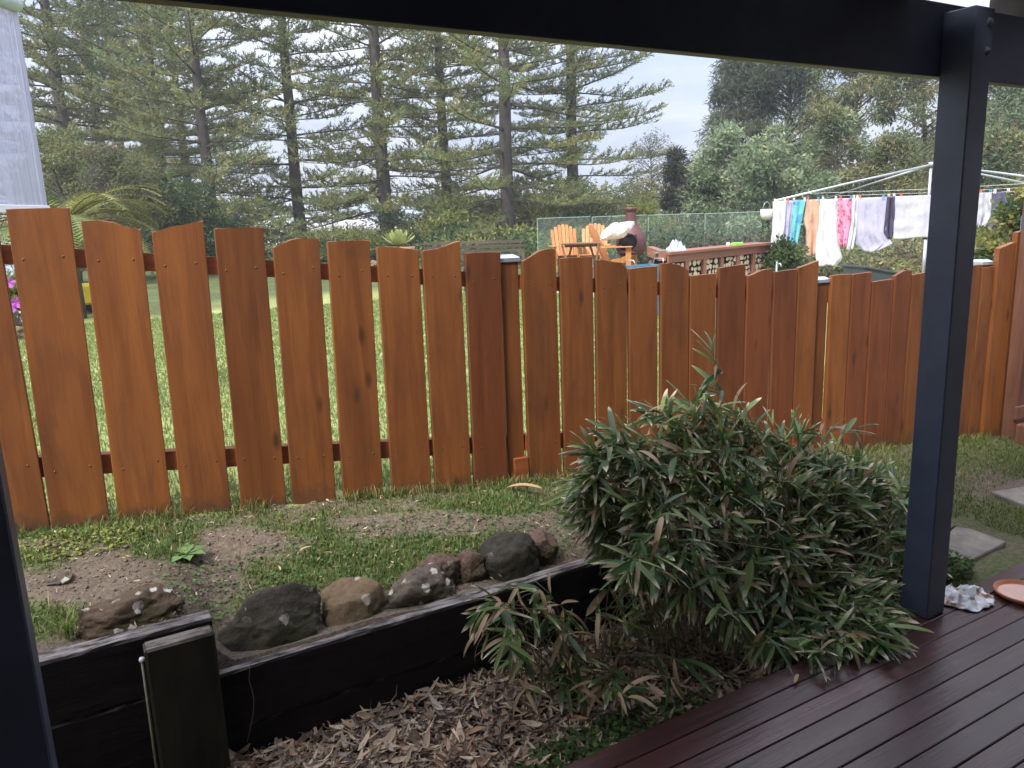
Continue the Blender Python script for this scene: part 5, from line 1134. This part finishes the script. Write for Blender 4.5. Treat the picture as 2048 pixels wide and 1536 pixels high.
h_ = p[2] - zg_(p) + .02; mb = MB(); o_ = [(-.27, -.22), (.27, -.22), (.27, .22), (-.27, .22)]
mb.add([(x * .85, y * .85, 0) for x, y in o_] + [(x, y, h_ + (.06 if x < 0 else -.05)) for x, y in o_], [(0, 1, 2, 3), (0, 1, 5, 4), (1, 2, 6, 5), (2, 3, 7, 6), (3, 0, 4, 7)]).build('bin_body', M_char, bn2)
MB().box((0, 0, h_ + .02), (.58, .48, .03), (0, .2, 0), ch=.006).build('lid', M_char, bn2)
# pots at the right end of the firewood bench
p = at(1553, 540, 11.4); o = thing('garden_tap', (p[0], p[1], zg_(p)), 'metal garden tap standing near the end of the firewood bench', 'tap'); h_ = at(1553, 523, 11.4)[2] - zg_(p)
MB().tube([(0, 0, 0), (0, 0, h_)], .012, 8).tube([(0, 0, h_ - .03), (.0, -.07, h_ - .03), (0, -.085, h_ - .07)], .012, 8).build('pipe', M_galv, o); MB().box((0, 0, h_ + .012), (.06, .012, .012)).build('handle', M_blue, o)
# stones, flowers, toys behind the left planks
p = hz(165, 625, .5); tt = thing('toy_truck', (p[0] + .0, p[1] - .2, .5), 'yellow toy truck on the lawn seen between the first two planks', 'toy', .4)
M_yel = plain('yellow_plastic', (.75, .55, .02), .4)
MB().box((0, 0, .28), (.62, .36, .30), ch=.03).build('tray', M_yel, tt); MB().box((-.42, 0, .30), (.2, .32, .34), ch=.04).build('cab', M_yel, tt)
for x in (-.4, .2):
    for y in (-.2, .2): MB().tube([(x, y - .04, .12), (x, y + .04, .12)], .12, 16, smooth=False).build('wheel', M_char, tt)
for k, (px_, py_, D_, s_, lab) in enumerate(((166, 585, 13.6, .2, 'orange and grey boulder behind the toy truck'), (14, 640, 9.0, .24, 'pale boulder under the purple flowers at the left edge'), (28, 672, 8.7, .16, 'low pinkish stone at the edge of the left garden bed'), (645, 536, 12.5, .14, 'white stone seen between the fifth and sixth planks'), (748, 530, 12, .12, 'pale stone below the agave'))):
    p = at(px_, py_, D_); stone('rock', p[0], p[1], p[2], s_, s_, s_ * .7, 50 + k, MS4 if k % 2 else MS3, lab, group=None)
p = at(12, 600, 9.2); fl = thing('hibiscus', (p[0], p[1], .5), 'leafy plant with magenta flowers seen left of the first plank', 'flowering plant')
r_ = np.random.default_rng(3); V, Fq, C = foliage_np(r_, [((r_.uniform(-.3, .3), r_.uniform(-.2, .2), r_.uniform(.1, .75)), (.16, .16, .14), 130, k) for k in range(22)], .08, .05, MG + YG); link('foliage', mesh_np('foliage', V, Fq, M_leaf, C), fl)
MB().tube([(0, 0, 0), (.02, 0, .4), (0, .02, .7)], .015, 6).build('stem', M_bark, fl)
M_mag = plain('magenta_petal', (.42, .08, .45), .6)
for px_, py_ in ((18, 565), (24, 612), (34, 605), (8, 570)):
    q_ = at(px_, py_, 8.85) - np.array(fl.location); mb = MB()
    for k in range(5):
        a_ = k * 1.257; mb.add([q_, q_ + .055 * np.array([math.cos(a_ - .5), -.2, math.sin(a_ - .5)]), q_ + .07 * np.array([math.cos(a_), -.35, math.sin(a_)]), q_ + .055 * np.array([math.cos(a_ + .5), -.2, math.sin(a_ + .5)])], [(0, 1, 2, 3)])
    mb.build('flower', M_mag, fl)
# ------------------------------------------------------------------ clear plastic panel shelter at the left
M_pvc, t, b = newmat('cloudy_clear_plastic'); c = N(t, 'ShaderNodeTexCoord'); mpn = N(t, 'ShaderNodeMapping'); mpn.inputs['Scale'].default_value = (60, 60, 1.2); Lk(t, c.outputs['Object'], mpn.inputs[0])
n1 = N(t, 'ShaderNodeTexNoise', i={'Scale': 1, 'Detail': 3}); Lk(t, mpn.outputs[0], n1.inputs[0]); b.inputs['Base Color'].default_value = (.62, .62, .76, 1); b.inputs['Roughness'].default_value = .2
tb_ = N(t, 'ShaderNodeBsdfTransparent', i={0: (.8, .82, .88, 1)}); r1 = N(t, 'ShaderNodeMapRange', i={'From Min': .35, 'From Max': .7, 'To Min': .42, 'To Max': .72}); Lk(t, n1.outputs[0], r1.inputs[0])
mx_ = N(t, 'ShaderNodeMixShader'); Lk(t, r1.outputs[0], mx_.inputs[0]); Lk(t, tb_.outputs[0], mx_.inputs[1]); Lk(t, b.outputs[0], mx_.inputs[2]); Lk(t, mx_.outputs[0], t.nodes['Material Output'].inputs['Surface'])
M_wht = plain('white_painted_bar', (.70, .70, .74), .5, var=.05); M_lav = plain('lavender_grey_panel', (.42, .42, .52), .6, var=.08)
A_, B_ = at(-190, 0, 4.2), at(93, 416, 5.3); dxy = np.array([math.sin(R(0)), 0])
end = at(95, 416, 5.2); start = at(-260, 416, 3.9); d2 = (end - start)[:2]; Lp = float(np.linalg.norm(d2)); rzp = math.atan2(d2[1], d2[0]); zb_ = end[2]
sh = thing('plastic_blind', (start[0], start[1], .45), 'cloudy clear plastic blind hanging from a grey tube at the left edge', 'blind', rzp); zr_ = zb_ - .45
ztp = at(62, 40, 5.2)[2] - .45
MB().box((Lp / 2, 0, (zr_ + ztp) / 2), (Lp, .004, ztp - zr_)).build('clear_sheet', M_pvc, sh)
MB().tube([(-.1, 0, ztp + .03), (Lp - .05, 0, ztp + .03), (Lp + .0, 0, ztp + .03)], [.055, .055, .05], 14).build('roller_tube', plain('grey_green_tube', (.42, .50, .50), .5), sh)
MB().box((Lp / 2, 0, zr_ - .01), (Lp + .02, .03, .05), ch=.004).build('bottom_bar', M_wht, sh)
MB().box((Lp - .02, .006, (zr_ + ztp) / 2), (.05, .006, ztp - zr_)).build('edge_strip', M_wht, sh)
MB().box((Lp * .5 - .15, .35, zr_ - .24), (Lp * .92, .04, .15), ch=.006).build('valance', M_lav, sh)
MB().box((.05, .0, ztp / 2), (.08, .08, ztp), ch=.005).build('support_post', M_wht, sh)
# ------------------------------------------------------------------ rotary clothes hoist
hc = at(1862, 330, 14.0); zg0 = zg_(hc); ho = thing('clothes_hoist', (hc[0], hc[1], zg0), 'galvanised rotary clothes hoist carrying a full load of washing', 'clothes hoist')
ztop = hc[2] - zg0; zl = at(1862, 392, 14.0)[2] - zg0
MB().tube([(0, 0, 0), (0, 0, 1.1)], .032, 12).build('outer_pole', M_galv, ho); MB().tube([(0, 0, 1.1), (0, 0, ztop + .03)], .024, 12).build('inner_pole', M_galv, ho)
MB().tube([(0, 0, ztop - .03), (0, 0, ztop + .05)], .05, 12).build('hub', M_galv, ho)
MB().tube([(0, 0, 1.05), (0, 0, 1.16)], .055, 10).tube([(0, -.05, 1.1), (0, -.16, 1.1), (.0, -.2, 1.05)], .012, 6).build('crank', M_char, ho)
fwd = np.array([.484, .851]); fwd /= np.linalg.norm(fwd); rgt = np.array([fwd[1], -fwd[0]])
RR = 3.2; tips = []
for k in range(4):
    ang = R(180 + 15) + k * math.pi / 2; v2 = rgt * math.cos(ang) * RR + fwd * math.sin(ang) * RR; tips.append(np.array([v2[0], v2[1], zl]))
    MB().tube([(0, 0, ztop), tuple(tips[-1] * np.array([.5, .5, 0]) + np.array([0, 0, (ztop + zl) / 2 + .01])), tuple(tips[-1])], .021, 8).build('arm', M_galv, ho)
for q_ in (1.0, .8):
    for k in range(4):
        a0_, b0_ = tips[k].copy(), tips[(k + 1) % 4].copy()
        for v2 in (a0_, b0_): v2[:2] *= q_; v2[2] = zl + (ztop - zl) * (1 - q_)
        m_ = (a0_ + b0_) / 2 - np.array([0, 0, .02]); MB().tube([a0_, m_, b0_], .003, 4, False).build('line', M_galv, ho)
T0, T1 = tips[0][:2] + hc[:2], tips[1][:2] + hc[:2]     # outer line nearest the fence
def on_line(px):
    d = ray(px, 392)[:2]; e = T1 - T0; M2 = np.array([[d[0], -e[0]], [d[1], -e[1]]]); s_, u_ = np.linalg.solve(M2, T0); q_ = d * s_
    return np.array([q_[0], q_[1], zl + zg0 - .01]), s_, u_
le = (T1 - T0) / np.linalg.norm(T1 - T0)
def cloth(name, px0, px1, rows, mat, label, cat='washing', seed=0, split=None, amp=.035, fold=9):
    """rows: (py, left px, right px) silhouettes from the line down; split=(py) trouser crotch"""
    P0, s0, u0 = on_line(px0); P1, s1, u1 = on_line(px1); Lc = float(np.linalg.norm((P1 - P0)[:2])); nn = 26; nr = 30
    ys = [r_[0] for r_ in rows]; y0, y1 = ys[0], ys[-1]; r3 = random.Random(seed); ph = r3.uniform(0, 6); V = []; Fq = []
    pxm = (s0 + s1) / 2
    nl = np.array([-le[1], le[0]])
    for i in range(nr + 1):
        f = i / nr; y = y0 + (y1 - y0) * f; l_, r_ = np.interp(y, ys, [q[1] for q in rows]), np.interp(y, ys, [q[2] for q in rows])
        z_ = P0[2] - (y - y0) * pxm / F_PX
        for j in range(nn + 1):
            g = j / nn; px_ = l_ + (r_ - l_) * g; q_, _, _ = on_line(px_); o_ = amp * (.35 + .65 * f) * (math.sin(g * fold + ph + .8 * f) + .45 * math.sin(g * fold * 2.3 + 2 * ph - f * 2)) + .03 * mn.noise(Vector((g * 3, f * 4, seed)))
            V.append((q_[0] + nl[0] * o_, q_[1] + nl[1] * o_, z_ + .012 * math.sin(g * 7 + ph) * f))
    for i in range(nr):
        y = y0 + (y1 - y0) * (i + .5) / nr
        for j in range(nn):
            if split and y > split and abs((j + .5) / nn - .5) < .035 + .10 * (y - split) / (y1 - split): continue
            Fq.append((i * (nn + 1) + j, i * (nn + 1) + j + 1, (i + 1) * (nn + 1) + j + 1, (i + 1) * (nn + 1) + j))
    V = np.array(V); c_ = np.array([P0[0], P0[1], P0[2]]); o = link(name, mesh_np(name, V - c_, np.array(Fq), mat, None, True), None, tuple(c_))
    sol = o.modifiers.new('thickness', 'SOLIDIFY'); sol.thickness = .006
    for f_ in (.12, .88):
        q_, _, _ = on_line(px0 + (px1 - px0) * f_); pg = link('peg', PEG[(seed * 2 + int(f_ * 2)) % 4], o, (q_[0] - c_[0], q_[1] - c_[1], .012), (0, .1 * (seed % 3 - 1), 0))
    return tag(o, label, cat)
PEG = []
for cc_ in ((.65, .12, .10), (.08, .3, .55), (.75, .6, .45), (.75, .75, .75)):
    o_p = MB().box((0, -.012, 0), (.014, .01, .075)).box((0, .012, 0), (.014, .01, .075)).box((0, 0, .01), (.012, .016, .012)).build('peg', plain('peg_plastic', cc_, .5)); PEG.append(o_p.data); bpy.data.objects.remove(o_p)
def fab(name, col, col2=None, scale=20, thr=.55):
    m, t, b = newmat(name); b.inputs['Roughness'].default_value = .9; b.inputs['Specular IOR Level'].default_value = .15
    c = N(t, 'ShaderNodeTexCoord'); n1 = N(t, 'ShaderNodeTexNoise', i={'Scale': scale, 'Detail': 2}); Lk(t, c.outputs['Object'], n1.inputs[0])
    r1 = N(t, 'ShaderNodeValToRGB'); Lk(t, n1.outputs[0], r1.inputs[0]); r1.color_ramp.elements[0].position = thr - .02; r1.color_ramp.elements[1].position = thr + .02
    r1.color_ramp.elements[0].color = (*col, 1); r1.color_ramp.elements[1].color = (*(col2 or [c_ * .93 for c_ in col]), 1); Lk(t, r1.outputs[0], b.inputs['Base Color'])
    tr2 = N(t, 'ShaderNodeBsdfTranslucent'); Lk(t, r1.outputs[0], tr2.inputs[0]); m2_ = N(t, 'ShaderNodeMixShader', i={0: .25}); Lk(t, b.outputs[0], m2_.inputs[1]); Lk(t, tr2.outputs[0], m2_.inputs[2]); Lk(t, m2_.outputs[0], t.nodes['Material Output'].inputs['Surface']); return m
F_w = fab('white_cotton', (.78, .77, .80)); F_l = fab('lavender_cotton', (.55, .53, .70)); F_c = fab('aqua_towel', (.22, .60, .66), (.14, .42, .62), 6, .5); F_p = fab('peach_cotton', (.72, .46, .33), (.66, .40, .30), 12)
F_k = fab('pink_floral', (.78, .38, .55), (.70, .10, .22), 16, .56); F_n = fab('dark_violet_knit', (.10, .085, .15)); F_g = fab('grey_white_cotton', (.62, .61, .70)); F_d = fab('dark_navy_denim', (.055, .06, .10)); F_b = fab('violet_grey_cotton', (.13, .12, .22))
cloth('blouse', 1547, 1573, [(393, 1546, 1572), (420, 1546, 1572), (455, 1545, 1570), (490, 1543, 1556)], F_w, 'white top with long point hanging furthest left on the line', seed=1)
cloth('white_shirt', 1574, 1590, [(393, 1573, 1588), (440, 1571, 1584), (500, 1567, 1582)], F_l, 'narrow pale lavender shirt left of the aqua towel', seed=2)
cloth('aqua_towel', 1585, 1613, [(391, 1584, 1612), (420, 1584, 1608), (470, 1580, 1600), (499, 1580, 1602)], F_c, 'aqua blue towel folded narrow near the left arm of the hoist', 'towel', seed=3)
cloth('peach_shirt', 1613, 1640, [(395, 1613, 1640), (440, 1609, 1640), (455, 1614, 1639), (505, 1616, 1636)], F_p, 'peach shirt hanging beside the white dress', 'shirt', seed=4)
cloth('white_dress', 1642, 1676, [(395, 1641, 1676), (440, 1638, 1678), (490, 1636, 1684), (512, 1638, 1690), (527, 1646, 1678)], F_w, 'longest white dress reaching almost to the fence', 'dress', seed=5, amp=.05)
cloth('pink_floral_top', 1678, 1706, [(396, 1677, 1706), (440, 1677, 1709), (470, 1680, 1706), (490, 1686, 1700)], F_k, 'pink floral top in the middle of the line', 'top', seed=6)
cloth('white_shirt', 1707, 1716, [(396, 1705, 1716), (440, 1706, 1718), (470, 1702, 1716), (498, 1698, 1712)], F_w, 'thin white sleeve between the floral top and lavender trousers', seed=7)
cloth('lavender_trousers', 1713, 1774, [(395, 1712, 1774), (430, 1712, 1774), (470, 1714, 1778), (488, 1716, 1792), (502, 1732, 1762)], F_l, 'wide pale lavender trousers right of the pink floral top', 'trousers', seed=8, amp=.02, fold=14)
cloth('dark_sock', 1776, 1790, [(393, 1775, 1790), (440, 1773, 1792), (462, 1772, 1790), (475, 1782, 1788)], F_n, 'small dark violet garment between trousers and sheet', seed=9)
cloth('white_sheet', 1792, 1876, [(395, 1790, 1878), (440, 1791, 1878), (479, 1792, 1878)], F_g, 'broad grey white sheet hanging behind the hoist pole', 'sheet', seed=10, amp=.02, fold=12)
cloth('white_tshirt', 1938, 1957, [(386, 1936, 1958), (430, 1936, 1958), (466, 1938, 1950)], F_w, 'white garment immediately right of the navy post', seed=11)
cloth('grey_white_shirt', 1958, 1984, [(385, 1957, 1983), (430, 1957, 1985), (452, 1957, 1976)], F_g, 'pale grey shirt second from the navy post', 'shirt', seed=12)
cloth('violet_shirt', 1985, 2020, [(384, 1984, 2019), (420, 1984, 2022), (455, 1975, 2024), (466, 1985, 2012)], F_b, 'dark violet shirt at the right end of the line', 'shirt', seed=13, amp=.03)
cloth('navy_jumper', 2026, 2062, [(384, 2026, 2062), (410, 2024, 2062), (450, 2030, 2066)], F_d, 'dark navy jumper cut off by the right edge', 'jumper', seed=14)
P0, s0, _ = on_line(1534); pb = thing('peg_basket', (P0[0], P0[1], P0[2]), 'round white peg basket hanging at the left end of the clothes line', 'peg basket')
MB().lathe([(.0, -.30), (.07, -.29), (.10, -.24), (.105, -.12), (.098, -.12), (.095, -.23), (.0, -.28)], n=18).build('bowl', plain('offwhite_plastic', (.60, .58, .54), .5), pb)
for s_ in (-1, 1): MB().tube([(s_ * .10, 0, -.13), (s_ * .06, 0, -.03), (0, 0, .01)], .005, 5).build('hanger', M_galv, pb)
# blue panel at right edge
p = at(2052, 447, 7.6); o = MB().box((0, 0, 0), (.14, .05, .17), ch=.02).build('blue_float', plain('bright_blue_plastic', (.03, .25, .55), .4), None, loc=tuple(p)); tag(o, 'bright blue plastic object on the climber at the right edge', 'plastic object')

# ------------------------------------------------------------------ faint damp air
hm = bpy.data.materials.new('haze'); hm.use_nodes = True; t = hm.node_tree; t.nodes.clear(); oo = N(t, 'ShaderNodeOutputMaterial')
pv = N(t, 'ShaderNodeVolumePrincipled', i={'Color': (.86, .89, .95, 1), 'Density': .0020, 'Anisotropy': .2}); Lk(t, pv.outputs[0], oo.inputs['Volume'])
hz_o = MB().box((250, 420, 5.75), (2700, 2300, 31.5)).build('haze', hm); hz_o['kind'] = 'stuff'; hz_o['label'] = 'thin pale haze in the air over the garden'; hz_o['category'] = 'haze'
